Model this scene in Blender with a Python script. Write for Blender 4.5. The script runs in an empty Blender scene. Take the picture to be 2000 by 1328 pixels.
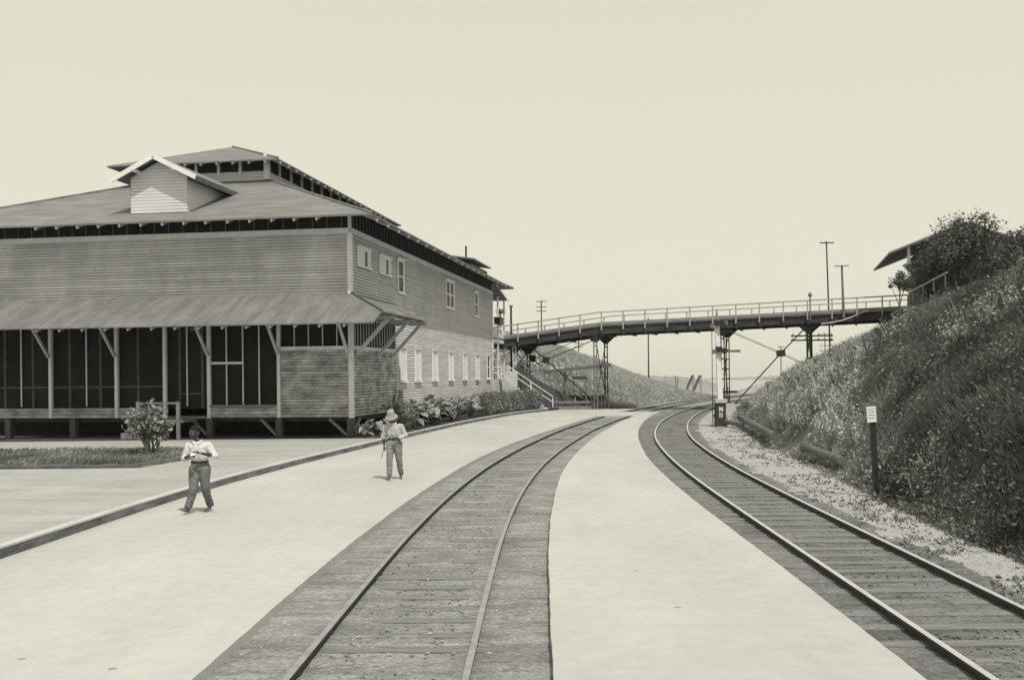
import bpy, bmesh, math, random
import numpy as np
from mathutils import Vector, Matrix
random.seed(7); RNG = np.random.default_rng(11)
scene = bpy.context.scene
COL = scene.collection

# ---------------------------------------------------------------- camera
F, HC, CX, CY, ROLL = 1850.0, 2.54, 1052.0, 733.0, 0.010
cam_d = bpy.data.cameras.new('camera'); cam = bpy.data.objects.new('camera', cam_d); COL.objects.link(cam)
cam.location = (0, 0, HC)
cam.rotation_euler = (Matrix.Rotation(math.pi/2, 3, 'X') @ Matrix.Rotation(-ROLL, 3, 'Z')).to_euler()
cam_d.sensor_width = 36; cam_d.lens = F/2000*36
cam_d.shift_x = -(CX-1000)/2000; cam_d.shift_y = (CY-664)/2000
cam_d.clip_start = 0.1; cam_d.clip_end = 12000
scene.camera = cam

# ---------------------------------------------------------------- light
SUN_EL = math.radians(60)
SX, SY = .497, -.868                      # horizontal direction towards the sun
w = bpy.data.worlds.new('World'); scene.world = w; w.use_nodes = True
nt = w.node_tree; nt.nodes.clear()
sky = nt.nodes.new('ShaderNodeTexSky'); sky.sky_type = 'NISHITA'; sky.sun_disc = False
sky.sun_elevation = SUN_EL; sky.sun_rotation = math.atan2(SX, SY); sky.dust_density = 4; sky.air_density = 1.5
bw = nt.nodes.new('ShaderNodeRGBToBW'); nt.links.new(sky.outputs[0], bw.inputs[0])
pw = nt.nodes.new('ShaderNodeMath'); pw.operation = 'POWER'; pw.inputs[1].default_value = .05
nt.links.new(bw.outputs[0], pw.inputs[0])
sc = nt.nodes.new('ShaderNodeVectorMath'); sc.operation = 'SCALE'; sc.inputs[0].default_value = (.775, .760, .622)
tcw = nt.nodes.new('ShaderNodeTexCoord'); sp = nt.nodes.new('ShaderNodeSeparateXYZ'); nt.links.new(tcw.outputs['Generated'], sp.inputs[0])
mr = nt.nodes.new('ShaderNodeMapRange'); mr.inputs[1].default_value = 0; mr.inputs[2].default_value = .45; mr.inputs[3].default_value = 1.04; mr.inputs[4].default_value = .95; nt.links.new(sp.outputs[2], mr.inputs[0])
mm = nt.nodes.new('ShaderNodeMath'); mm.operation = 'MULTIPLY'; nt.links.new(pw.outputs[0], mm.inputs[0]); nt.links.new(mr.outputs[0], mm.inputs[1]); nt.links.new(mm.outputs[0], sc.inputs['Scale'])
bg = nt.nodes.new('ShaderNodeBackground'); bg.inputs[1].default_value = .94
out = nt.nodes.new('ShaderNodeOutputWorld')
nt.links.new(sc.outputs[0], bg.inputs[0]); nt.links.new(bg.outputs[0], out.inputs[0])
sd = bpy.data.lights.new('sun', 'SUN'); sd.energy = 3.3; sd.angle = math.radians(.6); sd.color = (1, .98, .845)
sun = bpy.data.objects.new('sun', sd); COL.objects.link(sun)
tosun = Vector((SX*math.cos(SUN_EL), SY*math.cos(SUN_EL), math.sin(SUN_EL)))
sun.rotation_euler = tosun.to_track_quat('Z', 'Y').to_euler(); sun.location = (20, -20, 40)
scene.view_settings.view_transform = 'Standard'; scene.view_settings.look = 'None'
scene.view_settings.exposure = 0; scene.view_settings.gamma = 1

# ---------------------------------------------------------------- helpers
def ray(x, y):
    u, v = x-CX, y-CY; c, s = math.cos(ROLL), math.sin(ROLL)
    return Vector(((u*c-v*s)/F, 1.0, -(v*c+u*s)/F))
def gp(x, y, z=0.0):                       # photo pixel -> point at height z
    d = ray(x, y); return Vector((0, 0, HC)) + d*((z-HC)/d.z)
def at(x, y, Y):                           # photo pixel -> point at depth Y
    return Vector((0, 0, HC)) + ray(x, y)*Y
def sstep(t, a, b):
    t = np.clip((np.asarray(t, float)-a)/(b-a), 0, 1); return t*t*(3-2*t)

def tag(o, label=None, cat=None, group=None, kind=None):
    if label: o['label'] = label
    if cat: o['category'] = cat
    if group: o['group'] = group
    if kind: o['kind'] = kind
    return o
def empty(name, loc=(0, 0, 0), rz=0, label=None, cat=None, group=None):
    o = bpy.data.objects.new(name, None); COL.objects.link(o); o.location = loc; o.rotation_euler = (0, 0, rz)
    o.empty_display_size = .3
    return tag(o, label, cat, group)
def link(me, name, parent=None, loc=None):
    o = bpy.data.objects.new(name, me); COL.objects.link(o)
    if parent: o.parent = parent
    if loc is not None: o.location = loc
    return o
def children(o): return [c for c in bpy.data.objects if c.parent == o]
def copy_tree(o, parent=None):
    c = o.copy(); COL.objects.link(c)
    if parent is not None: c.parent = parent
    for ch in children(o): copy_tree(ch, c)
    return c

class MB:
    def __init__(s): s.v = []; s.f = []
    def add(s, vs, fs):
        n = len(s.v); s.v += [tuple(v) for v in vs]; s.f += [tuple(i+n for i in f) for f in fs]; return s
    def box(s, lo, hi):
        x0, y0, z0 = lo; x1, y1, z1 = hi
        return s.add([(x0,y0,z0),(x1,y0,z0),(x1,y1,z0),(x0,y1,z0),(x0,y0,z1),(x1,y0,z1),(x1,y1,z1),(x0,y1,z1)],
            [(3,2,1,0),(4,5,6,7),(0,1,5,4),(1,2,6,5),(2,3,7,6),(3,0,4,7)])
    def cbox(s, c, d): return s.box([c[i]-d[i]/2 for i in range(3)], [c[i]+d[i]/2 for i in range(3)])
    def beam(s, p, q, w, h=None, up=(0, 0, 1)):
        p, q = Vector(p), Vector(q); h = h or w; d = (q-p).normalized(); up = Vector(up)
        if abs(d.dot(up)) > .98: up = Vector((0, 1, 0))
        a = d.cross(up).normalized()*(w/2); b = a.cross(d).normalized()*(h/2)
        vs = [p-a-b, p+a-b, p+a+b, p-a+b, q-a-b, q+a-b, q+a+b, q-a+b]
        return s.add(vs, [(3,2,1,0),(4,5,6,7),(0,1,5,4),(1,2,6,5),(2,3,7,6),(3,0,4,7)])
    def tube(s, p, q, r0, r1=None, n=10, caps=True):
        p, q = Vector(p), Vector(q); r1 = r0 if r1 is None else r1; d = (q-p).normalized()
        up = Vector((0, 0, 1)) if abs(d.z) < .95 else Vector((1, 0, 0))
        a = d.cross(up).normalized(); b = d.cross(a)
        vs = []
        for c, r in ((p, r0), (q, r1)):
            for i in range(n):
                t = 2*math.pi*i/n; vs.append(c+a*math.cos(t)*r+b*math.sin(t)*r)
        fs = [(i, (i+1) % n, n+(i+1) % n, n+i) for i in range(n)]
        if caps: fs += [tuple(range(n-1, -1, -1)), tuple(range(n, 2*n))]
        return s.add(vs, fs)
    def path(s, pts, r, n=8):
        for i in range(len(pts)-1): s.tube(pts[i], pts[i+1], r if not isinstance(r, (list, tuple)) else r[i], r if not isinstance(r, (list, tuple)) else r[i+1], n)
        return s
    def lathe(s, c, prof, n=16):
        c = Vector(c); vs = []
        for r, z in prof:
            for i in range(n):
                t = 2*math.pi*i/n; vs.append(c+Vector((r*math.cos(t), r*math.sin(t), z)))
        fs = [(k*n+i, k*n+(i+1) % n, (k+1)*n+(i+1) % n, (k+1)*n+i) for k in range(len(prof)-1) for i in range(n)]
        fs += [tuple(range(n-1, -1, -1)), tuple(range((len(prof)-1)*n, len(prof)*n))]
        return s.add(vs, fs)
    def slab(s, poly, t):                  # planar polygon (3D points) thickened straight down by t
        n = len(poly); vs = [Vector(p) for p in poly]+[Vector(p)-Vector((0, 0, t)) for p in poly]
        return s.add(vs, [tuple(range(n)), tuple(range(2*n-1, n-1, -1))]+[(i, i+n, (i+1) % n+n, (i+1) % n) for i in range(n)])
    def build(s, name, mat, parent=None, loc=None, smooth=False):
        me = bpy.data.meshes.new(name); me.from_pydata(s.v, [], s.f); me.validate(); me.update()
        if mat: me.materials.append(mat)
        if smooth: me.polygons.foreach_set('use_smooth', [True]*len(me.polygons))
        return link(me, name, parent, loc)
def npmesh(name, V, Q, mat, parent=None, smooth=True, tone=None):
    me = bpy.data.meshes.new(name); V = np.asarray(V, 'f'); Q = np.asarray(Q, 'i'); k = Q.shape[1]
    me.vertices.add(len(V)); me.vertices.foreach_set('co', V.ravel())
    me.loops.add(Q.size); me.loops.foreach_set('vertex_index', Q.ravel())
    me.polygons.add(len(Q)); me.polygons.foreach_set('loop_start', np.arange(0, Q.size, k, dtype='i'))
    me.polygons.foreach_set('loop_total', np.full(len(Q), k, 'i'))
    me.update(calc_edges=True); me.validate()
    me.polygons.foreach_set('use_smooth', [smooth]*len(me.polygons))
    if tone is not None:
        at_ = me.attributes.new('tone', 'FLOAT', 'POINT'); at_.data.foreach_set('value', np.asarray(tone, 'f'))
    me.materials.append(mat); return link(me, name, parent)

# ---------------------------------------------------------------- materials
def mat(name, v, rough=.85, var=.25, scale=3., stretch=(1, 1, 1), bump=0., bscale=None, streak=None, spots=None, boards=None, metal=0., spec=.3, fine=.12, cool=1.045):
    """neutral grey of albedo v, broken up by two layers of noise in object space"""
    m = bpy.data.materials.new(name); m.use_nodes = True; N = m.node_tree.nodes; L = m.node_tree.links
    b = N['Principled BSDF']; b.inputs['Roughness'].default_value = rough; b.inputs['Metallic'].default_value = metal
    b.inputs['Specular IOR Level'].default_value = spec
    tc = N.new('ShaderNodeTexCoord'); mp = N.new('ShaderNodeMapping'); mp.inputs['Scale'].default_value = stretch
    L.new(tc.outputs['Object'], mp.inputs[0])
    def noise(sc_, det=5, vec=None, rg=.6):
        n = N.new('ShaderNodeTexNoise'); n.inputs['Scale'].default_value = sc_; n.inputs['Detail'].default_value = det
        n.inputs['Roughness'].default_value = rg; L.new(vec or mp.outputs[0], n.inputs[0]); return n.outputs[0]
    def rng(src, lo, hi, a=.3, c=.7):
        r = N.new('ShaderNodeMapRange'); r.inputs[1].default_value = a; r.inputs[2].default_value = c
        r.inputs[3].default_value = lo; r.inputs[4].default_value = hi; L.new(src, r.inputs[0]); return r.outputs[0]
    def mul(x, y):
        q = N.new('ShaderNodeMath'); q.operation = 'MULTIPLY'; L.new(x, q.inputs[0])
        if isinstance(y, (int, float)): q.inputs[1].default_value = y
        else: L.new(y, q.inputs[1])
        return q.outputs[0]
    t = rng(noise(scale), 1-var, 1+var)
    t = mul(t, rng(noise(scale*14, 3), 1-fine, 1+fine))
    if streak:                              # (mapping scale, low, high, threshold a, threshold c): weather stains
        mp2 = N.new('ShaderNodeMapping'); mp2.inputs['Scale'].default_value = streak[0]; L.new(tc.outputs['Object'], mp2.inputs[0])
        t = mul(t, rng(noise(1, 6, mp2.outputs[0], .7), streak[1], streak[2], streak[3], streak[4]))
    if spots:                               # (scale, threshold, gain): scattered pale or dark flecks
        vr = N.new('ShaderNodeTexVoronoi'); vr.inputs['Scale'].default_value = spots[0]; L.new(tc.outputs['Object'], vr.inputs[0])
        t = mul(t, rng(vr.outputs['Distance'], spots[2], 1, spots[1], spots[1]*1.5))
    if boards:                              # (length, height, depth of tone): single boards with butt joints
        sp_ = N.new('ShaderNodeSeparateXYZ'); L.new(tc.outputs['Object'], sp_.inputs[0]); ad = N.new('ShaderNodeMath'); ad.operation = 'ADD'; L.new(sp_.outputs[0], ad.inputs[0]); L.new(sp_.outputs[1], ad.inputs[1])
        so = N.new('ShaderNodeMath'); so.operation = 'SUBTRACT'; so.inputs[1].default_value = .93; L.new(sp_.outputs[2], so.inputs[0])
        cv = N.new('ShaderNodeCombineXYZ'); L.new(ad.outputs[0], cv.inputs[0]); L.new(so.outputs[0], cv.inputs[1])
        bk = N.new('ShaderNodeTexBrick'); bk.inputs['Scale'].default_value = 1; bk.inputs['Brick Width'].default_value = boards[0]; bk.inputs['Row Height'].default_value = boards[1]; bk.inputs['Mortar Size'].default_value = .004
        bk.offset = .37; bk.offset_frequency = 3; d_ = boards[2]
        bk.inputs['Color1'].default_value = (1-d_,)*3+(1,); bk.inputs['Color2'].default_value = (1+d_,)*3+(1,); bk.inputs['Mortar'].default_value = (.6, .6, .6, 1); L.new(cv.outputs[0], bk.inputs[0])
        b2 = N.new('ShaderNodeRGBToBW'); L.new(bk.outputs[0], b2.inputs[0]); t = mul(t, b2.outputs[0])
    t = mul(t, float(v))
    cb = N.new('ShaderNodeCombineColor')
    for i in range(3): L.new(mul(t, (1, .995, cool)[i]), cb.inputs[i])
    L.new(cb.outputs[0], b.inputs['Base Color'])
    if bump:
        bp = N.new('ShaderNodeBump'); bp.inputs['Strength'].default_value = 1; bp.inputs['Distance'].default_value = bump
        L.new(noise(bscale or scale*8, 6), bp.inputs['Height']); L.new(bp.outputs[0], b.inputs['Normal'])
    return m
def leafmat(name, v, var=.5, trans=.25, rough=.6):
    m = bpy.data.materials.new(name); m.use_nodes = True; N = m.node_tree.nodes; L = m.node_tree.links
    b = N['Principled BSDF']; b.inputs['Roughness'].default_value = rough; b.inputs['Specular IOR Level'].default_value = .35
    a = N.new('ShaderNodeAttribute'); a.attribute_name = 'tone'
    tc = N.new('ShaderNodeTexCoord'); n = N.new('ShaderNodeTexNoise'); n.inputs['Scale'].default_value = .6; n.inputs['Detail'].default_value = 6
    L.new(tc.outputs['Object'], n.inputs[0])
    r = N.new('ShaderNodeMapRange'); r.inputs[1].default_value = .32; r.inputs[2].default_value = .68
    r.inputs[3].default_value = v*(1-var); r.inputs[4].default_value = v*(1+var); L.new(n.outputs[0], r.inputs[0])
    q = N.new('ShaderNodeMath'); q.operation = 'MULTIPLY'; L.new(r.outputs[0], q.inputs[0]); L.new(a.outputs['Fac'], q.inputs[1])
    cb = N.new('ShaderNodeCombineColor')
    for i in range(3): L.new(q.outputs[0], cb.inputs[i])
    L.new(cb.outputs[0], b.inputs['Base Color'])
    tr = N.new('ShaderNodeBsdfTranslucent'); L.new(cb.outputs[0], tr.inputs[0]); mx = N.new('ShaderNodeMixShader'); mx.inputs[0].default_value = trans
    L.new(b.outputs[0], mx.inputs[1]); L.new(tr.outputs[0], mx.inputs[2]); L.new(mx.outputs[0], N['Material Output'].inputs[0])
    return m
M = {}
M['siding'] = mat('grey painted siding', 0.551, .8, .09, .5, (1, 1, 1), fine=.06, streak=((.5, .5, .25), .92, 1.06, .35, .65), boards=(3.7, .124, .10))
M['stained'] = mat('stained shade-toned siding', 0.407, .85, .25, .8, (1, 1, 1.5), fine=.2, streak=((1.3, 1.3, 3.2), .55, 1.4, .36, .64), boards=(3.0, .124, .16))  # stains over a darker base tone that carries the awning's shade
M['front_siding'] = mat('weathered front siding', 0.546, .85, .14, .45, (1, 1, .6), fine=.07, streak=((.55, .55, .22), .84, 1.10, .36, .64), boards=(3.7, .124, .11))
M['white_siding'] = mat('white siding', 0.64, .7, .06, 1., fine=.04)
M['trim'] = mat('light painted trim', 0.7, .7, .12, 2., fine=.08)
M['white'] = mat('white paint', 0.78, .6, .07, 3., fine=.05)
M['shutter'] = mat('pale shutter boards', 0.68, .7, .10, 2., (4, 4, .4), fine=.06)
M['roof'] = mat('weathered sheet roof', 0.182, .7, .14, .8, fine=.08, bump=.02, bscale=9, streak=((.5, 3., .5), .82, 1.18, .38, .62))
M['awning'] = mat('corrugated awning sheet', 0.165, .6, .12, 1.2, fine=.10, streak=((3., .45, .45), .80, 1.22, .38, .62), bump=.008, bscale=10)
M['soffit'] = mat('soffit boards', .22, .85, .2, 2.)
M['rafter'] = mat('rafter wood', 0.5, .8, .15, 3.)
M['dark_wood'] = mat('dark timber', .09, .85, .3, 4., bump=.004)
M['mid_wood'] = mat('weathered timber', .20, .85, .25, 4., (1, 1, .4), bump=.004)
M['screen'] = mat('shade-dark opaque screen', .022, .75, .4, .9, spec=.1)  # insect screening as opaque sheets, interior shade put into their colour
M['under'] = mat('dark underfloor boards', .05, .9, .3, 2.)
M['glass'] = mat('window glass', .02, .35, .3, 1., spec=.15)
M['platform'] = mat('pale cement platform', 0.424, .9, .07, .28, cool=1.0, fine=.05, streak=((.30, .06, 1), .91, 1.05, .33, .6), spots=(.9, .03, .6), bump=.006, bscale=3)
M['drive'] = mat('packed pale driveway', 0.347, .95, .10, .5, cool=1.0, fine=.08, streak=((.25, 1.5, 1), .88, 1.08, .35, .65), bump=.01)
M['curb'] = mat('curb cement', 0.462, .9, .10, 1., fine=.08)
M['curbface'] = mat('shade-toned curb face', 0.15, .9, .3, .8, streak=((1.5, 1.5, 6), .6, 1.4, .35, .65))  # darker than the curb top: shade on the face is in its colour
M['ballast'] = mat('cinder and dirt ballast', 0.248, .95, .26, 1.3, fine=.3, bump=.05, bscale=14, spots=(4.5, .06, 2.2), streak=((.45, 4.5, 1), .74, 1.22, .36, .64))
M['ballast_dark'] = mat('oily dirt between the right rails', 0.162, .95, .26, 1.2, fine=.3, bump=.05, bscale=14, spots=(3.5, .04, 2.2), streak=((.45, 4.5, 1), .72, 1.25, .36, .64))
M['gravel'] = mat('sandy gravel', 0.345, .95, .14, 1.1, fine=.16, bump=.03, bscale=9)
M['tie'] = mat('dusty sleeper', 0.2, .9, .3, 2., (1, 6, 1), fine=.25, bump=.015)
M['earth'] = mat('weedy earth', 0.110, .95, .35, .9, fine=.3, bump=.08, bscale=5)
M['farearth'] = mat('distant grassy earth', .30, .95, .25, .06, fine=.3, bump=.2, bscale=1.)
M['soil'] = mat('dark bed soil', .06, .95, .4, 3., bump=.05)
M['water'] = mat('bay water', .35, .25, .05, .01, spec=.5)
M['rail'] = mat('rusty rail side', .045, .6, .3, 3.)
M['railtop'] = mat('polished rail head', .55, .35, .1, 5., metal=.3)
M['railtop_dull'] = mat('dull rail head', .27, .5, .2, 5.)
M['steel'] = mat('grey bridge steel', .17, .6, .2, 2.)
M['steel_dark'] = mat('dark bridge steel', .035, .6, .3, 2.)
M['bridge_wood'] = mat('bridge deck timber', 0.28, .85, .25, 2., (1, 1, 3))
M['bridge_side'] = mat('dark bridge girder timber', .055, .85, .45, 1.2, (.6, .6, 3))
M['rail_wood'] = mat('painted handrail', 0.4, .8, .15, 2.)
M['black'] = mat('black paint', .03, .5, .2, 3.)
M['boxpaint'] = mat('dark signal box paint', .045, .6, .25, 4.)
M['cement'] = mat('pale cement', 0.506, .9, .12, 2.)
M['pipe'] = mat('old iron pipe', .12, .8, .4, 2.5, fine=.2)
M['pebble'] = mat('pale pebble', .38, .9, .2, 5.)
M['pole'] = mat('telegraph pole wood', .07, .9, .25, 3.)
M['skin'] = mat('dark brown skin', 0.042, .5, .1, 20., spec=.4)
M['hair'] = mat('black hair', .01, .9, .2, 60.)
M['shirt'] = mat('white cotton shirt', 0.558, .9, .10, 9., bump=.006, bscale=14)
M['trouser'] = mat('grey work trousers', 0.15, .95, .22, 7., bump=.008, bscale=12)
M['trouser2'] = mat('pale worn trousers', 0.23, .95, .22, 7., bump=.008, bscale=12)
M['shoe'] = mat('dusty leather shoe', .10, .8, .2, 20.)
M['hat'] = mat('straw hat', .33, .9, .15, 30., bump=.003, bscale=80)
M['eye'] = mat('eye white', .5, .3, .05, 5.)
M['leaf'] = leafmat('hill weeds', 0.214, .55)
M['shirt2'] = mat('greyed work shirt', .42, .9, .12, 9., bump=.006, bscale=14)
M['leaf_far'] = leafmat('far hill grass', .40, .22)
M['leaf_bed'] = leafmat('bed foliage', 0.158, .4)
M['leaf_big'] = leafmat('broad leaves', 0.23, .35, .15, .45)
M['leaf_tree'] = leafmat('tree foliage', 0.1, .4)
M['plume'] = leafmat('pale seed plumes', .55, .25)
M['bark'] = mat('bark', .10, .9, .3, 6., bump=.01)
M['crane'] = mat('hazy crane steel', .10, .8, .1, 1.)
M['farwood'] = mat('distant wooded shore', 0.22, .95, .3, .02, bump=2., bscale=.08)

# ---------------------------------------------------------------- lines of the place
def spl(P):
    P = np.array(P, float); ys = np.linspace(P[0, 0], P[-1, 0], 1200); xs = np.interp(ys, P[:, 0], P[:, 1])
    wd = max(3, int(5/(ys[1]-ys[0]))); k = np.hanning(2*wd+1); k /= k.sum()
    pad = np.concatenate([xs[0]-(xs[1]-xs[0])*np.arange(wd, 0, -1), xs, xs[-1]+(xs[-1]-xs[-2])*np.arange(1, wd+1)])
    xs = np.convolve(pad, k, 'valid'); return lambda y: np.interp(y, ys, xs)
T1 = spl([(-12,-1.42),(13,-1.40),(16,-1.36),(21,-1.16),(27,-.70),(34,.15),(43.5,1.62),(50,2.9),(56,4.15),(65,6.6),(77,10.3),(90,14.8),(104,20.7),(120,28.8),(145,44),(180,70)])
T2 = spl([(-12,4.46),(18,4.46),(22,4.50),(26,4.58),(31.5,4.85),(37.5,5.3),(43.5,6.05),(51,7.3),(59,9.0),(65,10.5),(71,12.2),(80,15.3),(90,19.4),(104,26),(120,35),(145,52),(180,80)])
PL = spl([(-12,-2.96),(13,-2.96),(15.5,-2.87),(19.5,-2.72),(22.3,-2.52),(28.5,-2.02),(35,-1.15),(41.5,.05),(50,1.72),(56,3.0),(58.4,3.6)])
ML = spl([(-12,.10),(13,.10),(16,.15),(20,.3),(25,.58),(31,1.2),(40.5,2.5),(50,4.2),(56,5.4),(60,6.3)])
MR = spl([(-12,3.18),(12.4,3.18),(16,3.12),(22,3.10),(29,3.28),(37.4,3.9),(43.5,4.55),(51,5.6),(59.8,7.2),(66,8.6)])
CU = spl([(-12,-7.72),(18,-7.70),(22.4,-7.6),(28.4,-6.98),(33.2,-6.34),(40,-5.46),(49.4,-4.06),(61,-1.75),(67.3,.45),(72,2.2)])
TOE = spl([(-20,6.2),(15.4,6.55),(18,6.75),(23,7.3),(26.5,7.5),(36,8.2),(46.6,9.9),(55,11.2),(64,13.1),(72,15.6),(80,19),(90,23.5),(104,31),(120,41),(145,60),(200,115)])
def fbm(x, y, s, seed=0):
    r = np.random.default_rng(seed); z = 0
    for o in range(4):
        for _ in range(3):
            a = r.uniform(0, 6.28); k = s*2**o*r.uniform(.7, 1.3); z = z+np.sin((x*np.cos(a)+y*np.sin(a))*k+r.uniform(0, 6.28))/2**o
    return z/4
GZ = -.14
def hill_r(x, y):
    e = x-TOE(y); k = np.interp(y, [0, 20, 30, 40, 55, 65, 90], [.92, .90, .84, .73, .58, .56, .45])
    cap = np.interp(y, [0, 60, 80, 120], [8.6, 7.4, 6.5, 4.])
    z = k*np.maximum(e, 0); z = cap*np.tanh(z/cap*1.08)*np.where(z > 0, 1, 0)
    z = z*sstep(e, -.2, 1.6)+.30*fbm(x, y, .42, 3)*sstep(e, .8, 4)+.14*fbm(x, y, 1.5, 4)*sstep(e, .4, 2)
    return GZ+z
def hill_l(x, y):
    e = (T1(y)-2.1)-x; z = 8.8*np.tanh(.52*np.maximum(e, 0)/8.8)
    z = z*sstep(y, 74, 84)*(1-sstep(y, 92, 116))+.15*fbm(x, y, .5, 5)*sstep(e, .5, 3)
    return GZ+z*sstep(e, -.5, 2)
def terr(x, y):
    z = np.full(np.shape(x), GZ-.03)
    fall = -18.8*sstep(y, 112, 330)
    keep = sstep(x-(T1(np.minimum(y, 180))-7), -14, 0)*(1-sstep(y, 170, 260))
    return z+fall*(1-keep)
def grid(xs, ys): X, Y = np.meshgrid(xs, ys); return X, Y
def sheet(name, X, Y, Z, mt, parent=None):
    n, m = X.shape; V = np.stack([X, Y, Z], -1).reshape(-1, 3); i = np.arange(n*m).reshape(n, m)
    Q = np.stack([i[:-1, :-1], i[:-1, 1:], i[1:, 1:], i[1:, :-1]], -1).reshape(-1, 4)
    return npmesh(name, V, Q, mt, parent)

# ---------------------------------------------------------------- ground, water, hills
ys = np.concatenate([np.linspace(-12, 200, 107), np.linspace(204, 1100, 60)]); xs = np.concatenate([np.linspace(-900, -100, 17), np.linspace(-90, 160, 126), np.linspace(170, 1200, 22)])
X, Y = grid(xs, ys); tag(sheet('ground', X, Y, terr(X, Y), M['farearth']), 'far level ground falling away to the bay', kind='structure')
X, Y = grid(np.linspace(-9000, 9000, 5), np.linspace(330, 5500, 8)); tag(sheet('water', X, Y, X*0-18.2, M['water']), 'pale bay water beyond the port', kind='structure')
X, Y = grid(np.linspace(0, 1, 150), np.linspace(-4, 128, 330)); XX = TOE(Y)-.35+X**1.3*62
tag(sheet('hill', XX, Y, hill_r(XX, Y), M['earth']), 'steep weedy embankment on the right', kind='structure')
X, Y = grid(np.linspace(0, 1, 90), np.linspace(72.5, 120, 90)); XX = T1(Y)-2.1+.4-X**1.2*60
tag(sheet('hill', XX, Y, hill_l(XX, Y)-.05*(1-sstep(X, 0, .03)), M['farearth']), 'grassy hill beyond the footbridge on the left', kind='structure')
def strip(name, fa, fb, y0, y1, z, t, mt, n=160, za=None, chip=0):
    y = np.linspace(y0, y1, n); mb = MB(); jt = lambda v, k: chip*float(np.sin(v*1.7+k)*.5+np.sin(v*4.3+2*k)*.4+np.sin(v*11.1+3*k)*.35); A = [(float(fa(v))+jt(v, 1), float(v), z) for v in y]; B = [(float(fb(v))+jt(v, 5), float(v), z) for v in y]
    vs = A+B+[(p[0], p[1], z-t) for p in A]+[(p[0], p[1], z-t) for p in B]; fs = []
    for i in range(n-1):
        fs += [(i, n+i, n+i+1, i+1), (i+1, 2*n+i+1, 2*n+i, i), (n+i, 3*n+i, 3*n+i+1, n+i+1)]
    fs += [(0, 2*n, 3*n, n), (n-1, 2*n-1, 4*n-1, 3*n-1)]
    mb.add(vs, fs); return mb.build(name, mt)
C0 = gp(688, 852, .17); BR = -math.radians(8.24)
tag(strip('platform', lambda y: CU(y)+.0, PL, -10, 58.4, 0, .3, M['platform'], 700, chip=.007), 'wide pale platform beside the building', kind='structure')
tag(strip('platform', ML, MR, -10, 58.4, 0, .3, M['platform'], 700, chip=.007), 'curved pale platform between the two tracks', kind='structure')
tag(strip('pavement', CU, lambda y: MR(y)+0*y, 58.4, 64.6, -.002, .3, M['platform'], 30), 'paved crossing joining the two platforms', kind='structure')
tag(strip('pavement', CU, lambda y: np.minimum(T1(y)-1.2, MR(y)), 64.6, 70.5, -.012, .3, M['platform'], 30), 'paving running on to the stairs', kind='structure')
tag(strip('road', lambda y: CU(y)-34, lambda y: CU(y)-.16, -10, 36.8, .165, .4, M['drive']), 'packed driveway in front of the building', kind='structure')
tag(strip('flower_bed', lambda y: CU(y)-16, lambda y: CU(y)-.16, 36.8, 71, .15, .4, M['soil']), 'dark planting bed soil by and under the building', kind='structure')
kb = empty('curb', (0, 0, 0)); tag(kb, 'long low cement curb between driveway and platform', 'curb')
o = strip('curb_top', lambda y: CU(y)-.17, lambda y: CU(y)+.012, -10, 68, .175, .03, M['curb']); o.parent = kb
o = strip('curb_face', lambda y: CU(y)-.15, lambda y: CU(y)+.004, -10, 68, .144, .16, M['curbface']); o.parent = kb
def bed(fn, dl, dr, amp, mt, label, seed, near):
    y_ = np.concatenate([np.arange(-10, 6, .5), np.arange(6, 30, .07), np.arange(30, 62, .16), np.arange(62, 150, 1.)]); X, Y = grid(np.linspace(-dl, dr, 44), y_)
    e_ = np.abs(X); r_ = np.random.default_rng(seed); XX = fn(Y)+X
    Z = -.106+amp*(fbm(XX, Y, 3.2, seed)+.6*fbm(XX, Y, 9, seed+1)+.5*fbm(XX*.3, Y, 6, seed+2))+r_.normal(size=X.shape)*.0035+.012*np.exp(-((e_-1.2)/.35)**2)-.006*(e_ < .55)
    tag(sheet('ground', XX, Y, Z, mt), label, kind='structure')
bed(T1, 2.3, 2.3, .012, M['ballast'], 'cinder bed of the left track', 3, 0)
bed(T2, 2.6, 1.25, .014, M['ballast_dark'], 'dark oily bed of the right track', 4, 0)
y_ = np.linspace(-10, 150, 400); X, Y = grid(np.linspace(0, 1, 24), y_); XX = T2(Y)+1.0+X*(TOE(Y)+1.2-T2(Y)-1.0)
tag(sheet('ground', XX, Y, GZ+.035+.02*fbm(XX, Y, 2.2, 9)-.02*(X < .04), M['gravel']), 'sandy gravel shoulder right of the tracks', kind='structure')
X, Y = grid(np.linspace(0, 1, 12), np.linspace(64.7, 150, 120)); XX = T1(Y)+1.9+X*(T2(Y)-2.0-T1(Y)-1.9)
tag(sheet('ground', XX, Y, GZ+.03+.015*fbm(XX, Y, 2.2, 19), M['gravel']), 'gravel between the tracks past the platforms', kind='structure')

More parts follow.
